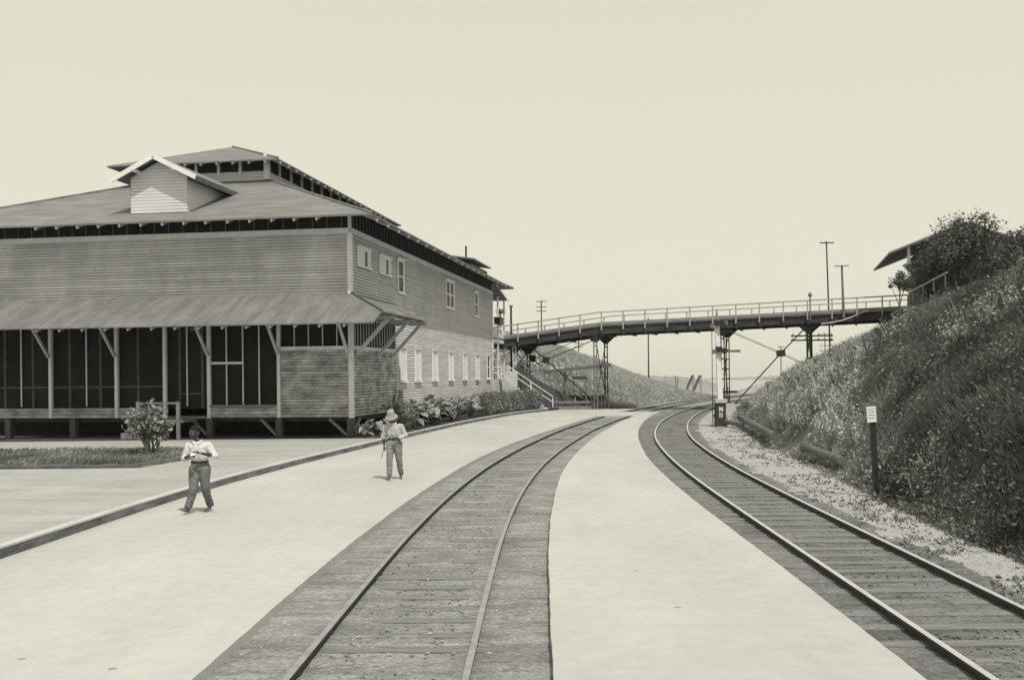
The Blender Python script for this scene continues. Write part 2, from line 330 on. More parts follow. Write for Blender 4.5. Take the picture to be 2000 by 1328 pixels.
# ---------------------------------------------------------------- tracks
def offs(fn, y, d):
    h = .2; t = np.array([float(fn(y+h)-fn(y-h)), 2*h]); t /= np.linalg.norm(t); return np.array([float(fn(y))+t[1]*d, y-t[0]*d])
def rail(fn, d, parent, top):
    prof = [(-.065, -.145), (.065, -.145), (.065, -.13), (.012, -.11), (.012, -.045), (.036, -.03), (.036, -.002), (.028, .004), (-.028, .004), (-.036, -.002), (-.036, -.03), (-.012, -.045), (-.012, -.11), (-.065, -.13)]
    ys_ = np.concatenate([np.arange(-8, 70, .8), np.arange(70, 150, 1.6)]); n = len(prof); V = []
    for v in ys_:
        for px, pz in prof: q = offs(fn, v, d+px*.95); V.append((q[0], q[1], pz))
    Q = [(k*n+i, k*n+(i+1) % n, (k+1)*n+(i+1) % n, (k+1)*n+i) for k in range(len(ys_)-1) for i in range(n)]
    me = bpy.data.meshes.new('rail'); me.from_pydata(V, [], Q); me.materials.append(M['rail']); me.materials.append(top)
    for p in me.polygons:
        if 6 <= (p.index % n) <= 8: p.material_index = 1
    return link(me, 'rail', parent)
def track(fn, gauge, label):
    t = empty('railway_track', (0, 0, 0)); tag(t, label, 'track', 'railway tracks past the platforms')
    tp_ = M['railtop'] if fn is T2 else M['railtop_dull']; rail(fn, -gauge/2, t, tp_); rail(fn, gauge/2, t, tp_)
    me = MB().box((-1.42, -.11, -.10), (1.42, .11, 0)).build('sleeper', M['tie'], t); y = 7.; first = True; rest = MB()
    k = 0
    while y < 112:
        q = offs(fn, y, 0); q2 = offs(fn, y, 1); ang = math.atan2(q2[1]-q[1], q2[0]-q[0]); zz = random.uniform(-.112, -.099)+(.008 if fn is T2 else 0)
        if 58.2 < y < 64.8 and fn is T1: y += .56; continue
        if k < 100:
            o = me if first else me.copy(); first = False
            if o is not me: COL.objects.link(o)
            o.location = (q[0], q[1], zz); o.rotation_euler = (0, 0, ang+random.uniform(-.02, .02)); o.scale = (random.uniform(.97, 1.0)*(1.0 if fn is T1 else .93), random.uniform(.85, 1.15), 1)
        else:
            c, s_ = math.cos(ang), math.sin(ang); a = Vector((q[0]-1.2*c, q[1]-1.2*s_, zz-.03)); b = Vector((q[0]+1.2*c, q[1]+1.2*s_, zz-.03)); rest.beam(a, b, .22, .06)
        k += 1; y += .56*random.uniform(.92, 1.08)
    tag(rest.build('sleeper', M['tie'], t), kind='stuff')
    return t
track(T1, 1.52, 'left railway track, curving along the platform by the building')
track(T2, 1.44, 'right railway track, curving past the signal mast')

# ================================================================ foliage tools
def leaves(n, center, radii, size, rng, droop=.3, aspect=.45, shell=.5, flat=None):
    """n quads spread through an ellipsoid; returns V, Q, tone"""
    d = rng.normal(size=(n, 3)); d /= np.linalg.norm(d, axis=1)[:, None]; r = rng.uniform(shell, 1, n)**.7
    lump = 1+.18*np.sin(d[:, 0]*5+rng.uniform(0, 6))+.15*np.sin(d[:, 2]*7+d[:, 1]*4+rng.uniform(0, 6))
    P = np.array(center)+d*(r*lump)[:, None]*np.array(radii)
    return quads(P, d+np.array([0, 0, .4]), size, rng, aspect)
def quads(P, N, size, rng, aspect=.45, tone=(.55, 1.45)):
    n = len(P); a = rng.normal(size=(n, 3))*.8+N; a /= np.linalg.norm(a, axis=1)[:, None]
    u = np.cross(a, rng.normal(size=(n, 3))); u /= np.linalg.norm(u, axis=1)[:, None]; v = np.cross(a, u)
    s = size*rng.uniform(.6, 1.4, n)[:, None]
    V = np.stack([P-u*s, P-v*s*aspect, P+u*s, P+v*s*aspect], 1).reshape(-1, 3)
    Q = np.arange(4*n).reshape(n, 4); t = np.repeat(rng.uniform(*tone, n), 4); return V, Q, t
def blades(P, h, rng, nb=5, wid=.02, lean=.35, tone=(.6, 1.4)):
    """grass/weed blades: nb thin quads rising from each point"""
    n = len(P)*nb; B0 = np.repeat(P, nb, 0)+np.c_[rng.normal(size=(n, 2))*.06, np.zeros(n)]; hh = np.repeat(h, nb)*rng.uniform(.5, 1.15, n)
    ang = rng.uniform(0, 6.28, n); L = rng.uniform(.05, lean, n)*hh; dirn = np.c_[np.cos(ang)*L, np.sin(ang)*L, hh]
    wv = np.c_[-np.sin(ang+1), np.cos(ang+1), np.zeros(n)]*(wid*rng.uniform(.6, 1.5, n))[:, None]
    V = np.stack([B0-wv, B0+wv, B0+dirn*.6+wv*.8, B0+dirn*np.array([1.25, 1.25, 1])], 1).reshape(-1, 3)
    Q = np.arange(4*n).reshape(n, 4); t = np.repeat(rng.uniform(*tone, n), 4)*np.tile([.8, .8, 1, 1.15], n); return V, Q, t
def joinq(parts):
    V, Q, T, k = [], [], [], 0
    for v, q, t in parts: V.append(v); Q.append(q+k); T.append(t); k += len(v)
    return np.concatenate(V), np.concatenate(Q), np.concatenate(T)

def leaves_(n, c, r, size):
    return leaves(n, c, r, size, np.random.default_rng(n), shell=.1)
def joinq_(p): return joinq(p)
# ================================================================ station building
B = empty('station_building', C0-Vector((0, 0, .17)), BR)
tag(B, 'large grey clapboard building with hipped roof, clerestory and awning', 'building')
WID, LEN = 19.3, 29.6
def siding(name, p0, p1, z0, z1, nrm, mt, pitch=.124, lip=.022, parent=B, top=None):
    """lapped boards from p0 to p1 (x,y), nrm outward; top(x-fraction) may cut the wall to a slope"""
    p0, p1, nrm = Vector((*p0, 0)), Vector((*p1, 0)), Vector((*nrm, 0)); mb = MB(); z = z0; n = 1
    while z < z1-.01:
        za = min(z+pitch, z1); fr = [(0, 1)]
        if top: a0, a1 = top(z), top(za); 
        else: a0 = a1 = (0, 1)
        if a0 is None: break
        if a1 is None: a1 = ((a0[0]+a0[1])/2, (a0[0]+a0[1])/2)
        q = lambda t, zz, d: p0.lerp(p1, t)+nrm*d+Vector((0, 0, zz))
        zg = z+min(lip*1.64, (za-z)*.5)
        mb.add([q(a0[0], zg, lip), q(a0[1], zg, lip), q(a1[1], za, lip*.3), q(a1[0], za, lip*.3), q(a0[0], zg, -.03), q(a0[1], zg, -.03), q(a0[0], z, -.03), q(a0[1], z, -.03), q(a0[0], z, lip*.3), q(a0[1], z, lip*.3)], [(0, 1, 2, 3), (4, 5, 1, 0), (6, 7, 5, 4), (8, 9, 7, 6)])
        z = za
    return mb.build(name, mt, parent)
ZB, ZE = .93, 8.84
# walls (x' = right, y' = back)
siding('wall', (0, 0), (0, LEN), ZB, 8.36, (1, 0), M['siding'])
siding('wall', (-WID, 0), (0, 0), 5.86, 8.36, (0, -1), M['front_siding'])
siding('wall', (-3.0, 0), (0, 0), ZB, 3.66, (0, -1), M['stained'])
MB().box((-WID, LEN-.05, ZB), (0, LEN, 8.4)).build('wall', M['siding'], B)
MB().box((-WID-.05, 0, ZB), (-WID, LEN, 8.4)).build('wall', M['siding'], B)
# stained, shade-toned lower corner of the side wall, a separate run of boards under the side awning
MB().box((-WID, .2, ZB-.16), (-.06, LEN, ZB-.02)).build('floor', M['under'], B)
mb = MB().box((-WID, 3.2, .0), (-.9, 3.3, ZB-.17)).box((-2.6, 3.3, .0), (-2.5, LEN, ZB-.17)); mb.build('crawlspace_blocker', M['under'], B)  # dark boards added to block brightness showing through the crawlspace
# solid core behind siding so no light leaks
mb = MB().box((-.14, .12, ZB), (-.05, LEN-.06, 8.36)); mb.box((-WID, .05, 5.86), (-.15, .10, 8.36)); mb.box((-2.98, .05, ZB), (-.15, .10, 3.66)); mb.build('wall_lining', M['under'], B)
# trims
mb = MB().box((-WID, -.06, 8.33), (-.02, -.001, 8.53)).box((.001, .0, 8.33), (.06, LEN, 8.53)); mb.build('frieze_board', M['trim'], B)
mb = MB().box((-.11, -.075, ZB-.02), (.075, .10, 8.325)); mb.build('corner_board', M['trim'], B)
MB().box((.002, LEN-.10, ZB), (.055, LEN+.03, 8.33)).build('corner_board', M['trim'], B)
MB().box((-2.96, -.10, 3.66), (-.12, -.01, 3.80)).build('sill', M['trim'], B)
MB().box((.012, .10, 3.66), (.09, 5.85, 3.80)).build('sill', M['trim'], B)
# screened strips: opaque sheets coloured as the dark interior
def screen(lo, hi, n=1): return MB().box(lo, hi).build('screen', M['screen'], B)
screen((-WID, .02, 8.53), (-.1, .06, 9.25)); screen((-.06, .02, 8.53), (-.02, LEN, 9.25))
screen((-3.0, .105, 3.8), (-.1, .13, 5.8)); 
def bars(name, pts, w, z0, z1, mt, parent=B):
    me = None
    for i, (x, y) in enumerate(pts):
        if me is None: ob = MB().box((-w/2, -w/2, z0), (w/2, w/2, z1)).build(name, mt, parent); me = ob.data
        else: ob = link(me, name, parent)
        ob.location = (x, y, 0)
bars('mullion', [(-.62*i-.35, -.005) for i in range(30)], .024, 8.53, 9.2, M['mid_wood'])
bars('batten', [(.005, .35+.42*i) for i in range(70)], .03, 8.53, 9.2, M['mid_wood'])
MB().box((-.09, -.03, 8.53), (.04, .06, 9.3)).build('corner_post', M['trim'], B)
bars('mullion', [(-.62-.6*i, .05) for i in range(4)], .035, 3.8, 5.75, M['trim'])
# side awning strip: dark sheet on the siding standing for the shaded opening
MB().box((.024, .12, 3.80), (.034, 5.8, 5.55)).build('screen', M['screen'], B)
bars('mullion', [(.045, .3+.36*i) for i in range(15)], .028, 3.8, 5.5, M['trim'])
MB().box((.024, 5.78, 3.66), (.09, 5.88, 5.5)).build('trim_post', M['trim'], B)
# stained boards, coloured darker for the awning's shade, over the lower part
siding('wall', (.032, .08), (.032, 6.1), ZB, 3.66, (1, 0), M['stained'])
# porch screens on the front, dark sheets for the shade inside
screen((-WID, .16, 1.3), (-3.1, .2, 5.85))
bars('post', [(-3.06, .0), (-6.09, .02), (-8.04, .04), (-10.2, .04), (-13.2, .04), (-16.2, .04)], .14, ZB-.0, 5.8, M['trim'])
bars('mullion', [(-3.94, .06), (-4.64, .06), (-5.35, .06), (-7.1, .10), (-11.6, .08), (-14.6, .08)], .045, 1.42, 5.7, M['trim'])
mb = MB().box((-6.02, .03, 3.12), (-4.66, .08, 3.22)); mb.build('transom', M['trim'], B)
MB().box((-7.1, .10, 4.55), (-6.5, .14, 4.60)).build('transom', M['mid_wood'], B)
MB().box((-6.05, -.06, 1.36), (-3.13, .02, 1.46)).build('sill', M['mid_wood'], B)
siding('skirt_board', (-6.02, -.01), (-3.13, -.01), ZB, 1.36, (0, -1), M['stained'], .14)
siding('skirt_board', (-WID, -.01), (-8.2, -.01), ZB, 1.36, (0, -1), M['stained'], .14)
MB().box((-8.2, .0, .9), (-6.0, 2.6, 1.0)).build('porch_floor', M['mid_wood'], B)
mb = MB()
for x in (-6.45, -7.45, -9.3, -11.0, -12.4, -14.1, -15.4): mb = MB().box((x-.05, .13, 1.35), (x+.05, .159, 5.6)).build('screen_frame', M['dark_wood'], B)
MB().box((-7.45, .10, 1.9), (-6.5, .129, 1.96)).build('screen_rail', M['dark_wood'], B); MB().box((-WID, .10, 2.2), (-8.2, .129, 2.27)).build('screen_rail', M['dark_wood'], B)
# piers and their braces
for (x, y) in [(-.05, .02), (-3.1, .1), (-6.1, .1), (-9.2, .1), (-12.2, .1), (-15.2, .1), (-.3, 6.2), (-.3, 12.4), (-.3, 18.6), (-.3, 24.8), (-.3, 29.3)]:
    MB().box((x-.13, y-.12, .0), (x+.13, y+.14, ZB-.025)).build('pier', M['dark_wood'], B)
for a, b in [((-.95, -.0, ZB-.06), (-.2, -.02, .22)), ((-.0, .95, ZB-.06), (-.0, .2, .22)), ((-3.9, .1, ZB-.06), (-3.25, .1, .22)), ((-6.9, .1, ZB-.06), (-6.25, .1, .22)), ((-.1, 5.3, ZB-.06), (-.2, 6.1, .22))]:
    MB().beam(a, b, .1, .1).build('brace', M['mid_wood'], B)

# roofs
def hip_ring(o0, z0, o1, z1, x0, x1, y0, y1, t=.07):
    """sloping hipped band between two rectangles"""
    R = lambda o, z: [Vector((x0-o, y0-o, z)), Vector((x1+o, y0-o, z)), Vector((x1+o, y1+o, z)), Vector((x0-o, y1+o, z))]
    A, Bq = R(o0, z0), R(o1, z1); mb = MB()
    vs = A+Bq+[v-Vector((0, 0, t)) for v in A]+[v-Vector((0, 0, t)) for v in Bq]; fs = []
    for i in range(4):
        j = (i+1) % 4; fs += [(i, j, 4+j, 4+i), (8+j, 8+i, 12+i, 12+j), (i, 8+i, 8+j, j), (4+i, 4+j, 12+j, 12+i)]
    return mb.add(vs, fs)
rf = hip_ring(1.34, ZE, -6.3, 11.97, -WID, 0, 0, LEN).build('roof', M['roof'], B)
for p, q in [((1.34, -1.34), (-6.3, 6.3)), ((-WID-1.34, -1.34), (-WID+6.3, 6.3)), ((1.34, LEN+1.34), (-6.3, LEN-6.3))]:
    MB().tube((p[0], p[1], ZE+.03), (q[0], q[1], 12.0), .05, .05, 8).build('hip_cap', M['roof'], rf)
# clerestory
kx0, kx1, ky0, ky1 = -WID+6.3, -6.3, 6.3, LEN-5.2
kl = MB()
siding('clerestory_wall', (kx0, ky0), (kx1, ky0), 11.97, 12.42, (0, -1), M['white_siding'], .14)
siding('clerestory_wall', (kx1, ky0), (kx1, ky1), 11.97, 12.42, (1, 0), M['white_siding'], .14)
MB().box((kx0, ky0+.04, 11.7), (kx1-.04, ky1, 13.1)).build('screen', M['screen'], B)  # solid dark box, clerestory's inner shade put into its colour
bars('clerestory_post', [(kx1-.02, ky0+.02)], .24, 11.99, 13.2, M['trim'])
bars('clerestory_post', [(kx1-1.35, ky0), (kx1-2.1-.35, ky0), (kx1-3.6, ky0), (kx1-4.6, ky0)], .13, 12.2, 13.1, M['trim'])
bars('clerestory_post', [(kx1, ky0+1.4+1.4*i) for i in range(11)], .11, 12.05, 13.1, M['trim'])
MB().box((kx1-2.5, ky0-.05, 12.30), (kx1-1.3, ky0+.0, 12.38)).build('sill', M['trim'], B)
CE, CO = 12.75, .96
mb = hip_ring(CO, CE, -3.34, 14.49, kx0, kx1, ky0, ky1)
rc = mb.build('clerestory_roof', M['roof'], B)
MB().tube((-WID/2, ky0+3.32, 14.50), (-WID/2, ky1-3.32, 14.50), .05).build('ridge_cap', M['roof'], rc)
MB().tube((kx1+CO, ky0-CO, CE+.03), (-WID/2, ky0+3.32, 14.50), .05).build('hip_cap', M['roof'], rc)
# rafter tails
rt = MB(); rt.box((-.028, -.05, -.12), (.028, .55, -.02)); rme = rt.build('rafter_tail', M['rafter'], B); rme = rme
def tails(pts, rz):
    for x, y, z in pts:
        o = link(rme.data, 'rafter_tail', B); o.location = (x, y, z); o.rotation_euler = (math.radians(22)*1.0, 0, rz)
rme.location = (-.9, -1.33, ZE-.07); rme.rotation_euler = (math.radians(22), 0, 0)
tails([(-.9-.92*i, -1.33, ZE-.07) for i in range(1, 14)], 0)
tails([(1.33, -.6+1.5*i, ZE-.07) for i in range(20)], math.pi/2)
tails([(kx1+.3-.8*i, ky0-CO+.01, CE-.06) for i in range(9)], 0)
tails([(kx1+CO-.01, ky0-.6+.95*i, CE-.06) for i in range(18)], math.pi/2)
AS = .47
def az(c): return 5.92-AS*c
tails([(-.2-.96*i+.9, -2.80, az(2.80)-.07) for i in range(14)], 0)
# gable dormer on the front
DX = -8.2
dm = empty('dormer', (0, 0, 0)); dm.parent = B
gz = lambda x: 11.62-.50*abs(x-DX)
def dtop(z):
    if z <= 10.88: return (0, 1)
    hw = (11.52-z)/.5
    return None if hw <= .02 else (max(0, .5-hw/2.5), min(1, .5+hw/2.5))
siding('dormer_wall', (DX-1.25, -.02), (DX+1.25, -.02), 9.40, 11.5, (0, -1), M['white_siding'], .13, .009, dm, dtop)
MB().add([(DX-1.24, .02, 9.3), (DX+1.24, .02, 9.3), (DX+1.24, .02, 10.9), (DX, .02, 11.5), (DX-1.24, .02, 10.9)], [(0, 1, 2, 3, 4)]).build('dormer_wall', M['white_siding'], dm)
for sg in (1, -1):
    mb = MB(); z = 9.4
    while z < 10.95:
        za = min(z+.13, 10.95); yb = lambda q: (q-ZE)/.41-1.34+.1
        xx = DX+sg*1.25
        mb.add([(xx+sg*.018, -.03, z), (xx+sg*.018, yb(z)+.3, z), (xx, yb(za)+.3, za), (xx, -.03, za), (xx, -.03, z), (xx, yb(z), z)], [(0, 1, 2, 3), (4, 5, 1, 0)]); z = za
    mb.build('dormer_wall', M['white_siding'], dm)
mb = MB()
for sg in (1, -1):
    zr, ze_, hw = 11.74, 10.84, 1.80; yr = (zr-ZE)/.41-1.34+.1; ye = (ze_-ZE)/.41-1.34+.1
    mb.slab([(DX, -.45, zr), (DX+sg*hw, -.45, ze_), (DX+sg*hw, ye, ze_), (DX, yr, zr)][::sg], .06)
mb.build('dormer_roof', M['roof'], dm)
MB().box((DX+1.745, -.44, 10.62), (DX+1.80, 3.9, 10.80)).build('eave_shade_board', M['dark_wood'], dm); MB().box((DX+1.26, -.02, 10.72), (DX+1.745, 3.6, 10.78)).build('soffit', M['dark_wood'], dm)  # dark boards added, their tone standing for shade under the dormer eave
mb = MB()
for sg in (1, -1): mb.beam((DX-sg*.02, -.47, 11.66), (DX+sg*1.86, -.47, 10.72), .06, .19)
mb.build('bargeboard', M['white'], dm)
mb = MB()
for sg in (1, -1): mb.box((DX+sg*.85-.05, -.45, 11.05), (DX+sg*.85+.05, 0, 11.17))
mb.build('bracket', M['white'], dm)
# awnings
mb = MB(); t = .05
mb.slab([(0, -.02, az(0)), (-WID, -.02, az(0)), (-WID, -2.87, az(2.87)), (1.88, -2.87, az(2.87)), (1.88, -1.88, az(1.88))][::1], t)
aw = mb.build('awning', M['awning'], B)
mb = MB().slab([(.02, 0, az(0)), (1.88, -1.88, az(1.88)), (1.88, 5.3, az(1.88)), (.02, 5.55, az(0))], t); aw2 = mb.build('awning', M['awning'], B)
MB().tube((.02, -.02, az(0)+.03), (1.9, -1.9, az(1.9)+.03), .045).build('hip_cap', M['dark_wood'], aw)
for x, y in [(-.13, -.08), (-3.06, -.1), (-6.09, -.1), (-10.2, -.1), (-13.2, -.1)]:
    MB().beam((x, y, 3.50), (x, -1.5, 5.12), .10, .10).build('bracket', M['rafter'], aw)
for y in (.30, 3.1, 5.2):
    br = MB().beam((.1, y, 3.45), (1.45, y, 4.90), .13, .13).build('bracket', M['rafter'], aw2)
    MB().beam((.02, y, 4.93), (1.72, y, 4.93), .10, .13).build('outrigger', M['rafter'], aw2)
MB().beam((1.5, -1.6, 5.04), (1.5, 5.3, 5.04), .09, .12).build('purlin', M['mid_wood'], aw2)
MB().beam((-WID, -1.5, 5.12), (1.5, -1.5, 5.12), .09, .10).build('purlin', M['mid_wood'], aw)

# side windows
def window(b0, b1, z0, z1, style):
    fr = .11; mb = MB(); x0, x1 = .024, .075
    mb.box((x0, b0, z1-fr*1.2), (x1, b1, z1)); mb.box((x0, b0, z0), (x1, b0+fr, z1-fr*1.2-.001)); mb.box((x0, b1-fr, z0), (x1, b1, z1-fr*1.2-.001))
    w_ = mb.build('window', M['white'], B)
    MB().box((x0, b0-.05, z0-.07), (.13, b1+.05, z0-.001)).build('sill', M['white'], w_)
    MB().box((x1+.001, b0-.04, z1-.03), (.13, b1+.04, z1+.03)).build('drip_cap', M['white'], w_)
    if style == 'small':
        c = b0+fr+(b1-b0-2*fr)*.62
        MB().box((.02, b0+fr, z0), (.04, c, z1-fr)).build('shutter', M['shutter'], w_); MB().box((.02, c+.01, z0), (.03, c+.28, z1-fr)).build('pane', M['glass'], w_)
        MB().box((.02, c+.29, z0), (.05, b1-fr, z1-fr)).build('shutter', M['shutter'], w_)
    elif style == 'blank':
        MB().box((.018, b0+fr, z0), (.026, b1-fr, z1-fr)).build('backing', M['under'], w_); MB().box((.027, b0+fr+.022, z0+.03), (.040, (b0+b1)/2-.006, z1-fr-.05)).box((.027, (b0+b1)/2+.006, z0+.03), (.040, b1-fr-.022, z1-fr-.05)).build('shutter', M['shutter'], w_); MB().box((.041, b0+fr, z1-fr*1.2-.09), (.058, b1-fr, z1-fr*1.2-.03)).build('rail', M['white'], w_)
    else:
        MB().box((.02, b0+fr, z0), (.03, b1-fr, z1-fr)).build('pane', M['glass'], w_); zm = (z0+z1)/2-.03
        mb = MB().box((.03, b0+fr, zm-.035), (.06, b1-fr, zm+.035))
        if style == 'double': c = (b0+b1)/2; mb.box((.03, c-.09, z0), (.062, c+.09, z1-fr*1.2))
        mb.box((.03, b0+fr, z0), (.055, b0+fr+.07, z1-fr*1.2)); mb.box((.03, b1-fr-.07, z0), (.055, b1-fr, z1-fr*1.2)); mb.box((.03, b0+fr+.07, z0), (.055, b1-fr-.07, z0+.08))
        mb.build('sash', M['white'], w_)
for a in [(.71, 2.36, 7.15, 7.93, 'small'), (3.62, 5.29, 7.13, 7.93, 'small'), (6.36, 7.44, 6.50, 8.1, 'sash'), (15.74, 17.8, 6.46, 8.06, 'double'), (23.42, 24.62, 6.44, 8.03, 'sash')]: window(*a)
for c in (7.12, 9.75, 13.15, 16.85, 20.5, 24.15): window(c-.56, c+.56, 2.34, 3.97, 'blank')
window(27.35, 28.4, 2.34, 3.97, 'sash')
# gallery at the far end
gl = empty('gallery', (0, 0, 0)); gl.parent = B
MB().box((-8, LEN+.04, 4.95), (-.02, LEN+5.4, 5.2)).build('gallery_floor', M['trim'], gl)
for y in (LEN+2.6, LEN+5.2):
    for z0, z1 in ((.1, 4.94), (5.21, 8.35)): MB().box((-.14, y-.055, z0), (-.03, y+.055, z1)).build('post', M['trim'], gl)
MB().slab([(.25, LEN+.1, 9.2), (.25, LEN+5.3, 8.35), (-8, LEN+5.3, 8.35), (-8, LEN+.1, 9.2)], .08).build('gallery_roof', M['roof'], gl)
MB().beam((.29, LEN+.1, 9.12), (.29, LEN+5.35, 8.24), .05, .2).build('fascia', M['white'], gl)
mb = MB(); mb.box((-.1, LEN+.1, 6.22), (-.03, LEN+5.2, 6.30)); mb.box((-.1, LEN+.1, 5.35), (-.03, LEN+5.2, 5.42))
for i in range(9): mb.beam((-.065, LEN+.2+.55*i, 5.4), (-.065, LEN+.2+.55*i+(.5 if i % 2 else 0), 6.24), .035)
mb.build('balustrade', M['white'], gl)
bl_ = Matrix.Rotation(BR, 4, 'Z'); bw0 = C0-Vector((0, 0, .17))
def wb(x, y, z): return bw0+(bl_ @ Vector((x, y, z)))
an = empty('annex_building', wb(-2.6, 35, 0), BR, 'small raised dark roof structure just behind the far end of the station', 'building')
MB().box((-7, 0, .0), (0, 6.0, 11.2)).build('wall', M['dark_wood'], an); MB().slab([(.3, -.6, 11.55), (.3, 6.2, 11.55), (-3.5, 6.2, 12.1), (-3.5, -.6, 12.1)], .1).build('roof', M['roof'], an)
MB().tube((-.5, .2, 11.4), (-.5, .2, 12.6), .07).build('stove_pipe', M['black'], an)
pb = empty('planter_box', wb(-.06, LEN+2.9, 6.31), BR, 'dark planter box standing on the white balcony rail', 'planter'); MB().box((-.22, -.8, 0), (.22, .8, .48)).build('box', M['black'], pb); MB().box((-.25, -.83, .481), (.25, .83, .53)).build('rim', M['dark_wood'], pb)
fp = empty('hanging_plant', wb(-.1, LEN+3.6, 7.35), BR, 'dark trailing plant hanging from the gallery roof above the planter', 'hanging plant')
V, Q, T = joinq_([leaves_(260, (0, 0, 0), (.36, .42, .22), .06), leaves_(60, (0, .1, -.4), (.12, .15, .3), .05)]); npmesh('leaves', V, Q, M['leaf_tree'], fp, False, T)
MB().tube((0, 0, .1), (0, 0, 1.0), .008, n=5).build('wire', M['black'], fp); MB().lathe((0, 0, -.22), [(.06, 0), (.13, .05), (.15, .16)], 12).build('pot', M['dark_wood'], fp)
tag(B, group=None)

# weeds on the right embankment
def scatter(n, fx, hf, ymin, ymax, rng, p=1.6):
    y = ymin+(ymax-ymin)*rng.uniform(0, 1, n)**p; x = fx(y, rng.uniform(0, 1, n)); return np.c_[x, y, hf(x, y)]
rg = np.random.default_rng(5)
P = scatter(70000, lambda y, u: TOE(y)+.1+u**1.15*np.minimum(22, .60*y-TOE(y)+4), hill_r, 8, 72, rg)
P = P[fbm(P[:, 0], P[:, 1], .75, 51)+.35*fbm(P[:, 0], P[:, 1], 3, 52) > -.80]; e = P[:, 0]-TOE(P[:, 1]); hgt = (.07+.17*sstep(e, .2, 2.0))*(1+.8*fbm(P[:, 0], P[:, 1], 1.1, 21))+.05; hgt = np.clip(hgt, .06, .75)
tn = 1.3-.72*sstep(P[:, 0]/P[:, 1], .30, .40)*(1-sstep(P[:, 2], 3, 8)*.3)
a = blades(P, hgt, rg, 4, .012, .8); tn = tn*(1-.38*sstep(P[:, 2], 4.5, 7)); a = (a[0], a[1], a[2]*np.repeat(tn, 16))  # weeds high on the slope toned darker for the steep bank's shade
NB = 95000; k = rg.integers(0, len(P), NB); Pk = P[k]+np.c_[rg.normal(size=(NB, 2))*.09, hgt[k]*rg.uniform(.25, 1.15, NB)]
b = quads(Pk, np.array([0, -.2, .5])+np.zeros((NB, 3)), .042, rg, .5, (.5, 1.7)); b = (b[0], b[1], b[2]*np.repeat(tn[k], 4))
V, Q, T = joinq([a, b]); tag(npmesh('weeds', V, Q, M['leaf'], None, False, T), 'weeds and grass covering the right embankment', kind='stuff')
# taller leafy clumps breaking up the slope
cl_ = P[(fbm(P[:, 0], P[:, 1], .9, 61) > .22) & (e > .5)]; cl_ = cl_[rg.choice(len(cl_), min(1500, len(cl_)), replace=False)]; parts = []
for c in cl_:
    r_ = rg.uniform(.12, .45)*rg.uniform(.6, 1); hh = rg.uniform(.25, .95)*rg.uniform(.6, 1); q_ = rg.normal(size=(int(40+90*r_), 3))*np.array([r_*.6, r_*.6, hh*.25])+c+np.array([0, 0, hh*.55]); t_ = rg.choice([.4, .6, .9, 1.3, 1.9])*rg.uniform(.85, 1.15)*(.65 if c[2] > 5.5 else 1)  # clumps near the top get the bank's shade in their tone
    v_, f_, o_ = quads(q_, np.array([0, 0, .6])+np.zeros(q_.shape), rg.uniform(.03, .06), rg, .45, (.7, 1.3)); parts.append((v_, f_, o_*t_)); v_, f_, o_ = blades(c[None]+rg.normal(size=(3, 3))*[.08, .08, 0], np.full(3, hh*.9), rg, 3, .01, .4); parts.append((v_, f_, o_*t_))
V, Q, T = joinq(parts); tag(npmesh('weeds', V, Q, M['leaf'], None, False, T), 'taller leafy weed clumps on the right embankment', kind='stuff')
# pale seed plumes standing above the weeds
def plumes(pts, name, label):
    parts = []
    for p in pts:
        m_ = rg.integers(10, 20); c = np.array(p)+np.array([0, 0, .3]); Pq = c+rg.normal(size=(m_, 3))*np.array([.09, .09, .11]); parts.append(quads(Pq, np.zeros((m_, 3)), .036, rg, .6, (.7, 1.3)))
        parts.append(blades(np.array([p]), np.array([.5]), rg, 3, .008, .3))
    V, Q, T = joinq(parts); tag(npmesh(name, V, Q, M['plume'], None, False, T), label, kind='stuff')
sel = P[(fbm(P[:, 0], P[:, 1], .45, 33)+1.1*(P[:, 0]/P[:, 1] < .34) > .45) & (e > 1.0) & (e < 9)]; sel = sel[rg.choice(len(sel), min(1500, len(sel)), replace=False)]
plumes(sel, 'seed_heads', 'pale feathery seed heads among the weeds')
# creeping weeds along the toe, thinning out on the gravel
P = scatter(2400, lambda y, u: TOE(y)+.6-u**3.2*1.9, lambda x, y: GZ+.03+0*x, 9, 60, rg)
P = P[fbm(P[:, 0], P[:, 1], 1.3, 8) > -.25]
V, Q, T = blades(P, np.full(len(P), .07), rg, 5, .016, 1.2); tag(npmesh('weeds', V, Q, M['leaf'], None, False, T), 'low creeping weeds at the edge of the gravel', kind='stuff')
# grass of the left hill
P = scatter(26000, lambda y, u: T1(y)-2.3-u*22, hill_l, 73.5, 108, rg, 1.3)
V, Q, T = blades(P, np.full(len(P), .34)*(1+.4*fbm(P[:, 0], P[:, 1], .6, 2)), rg, 4, .035, .6, (.75, 1.25)); tag(npmesh('grass', V, Q, M['leaf_far'], None, False, T), 'tall grass on the hill beyond the footbridge', kind='stuff')
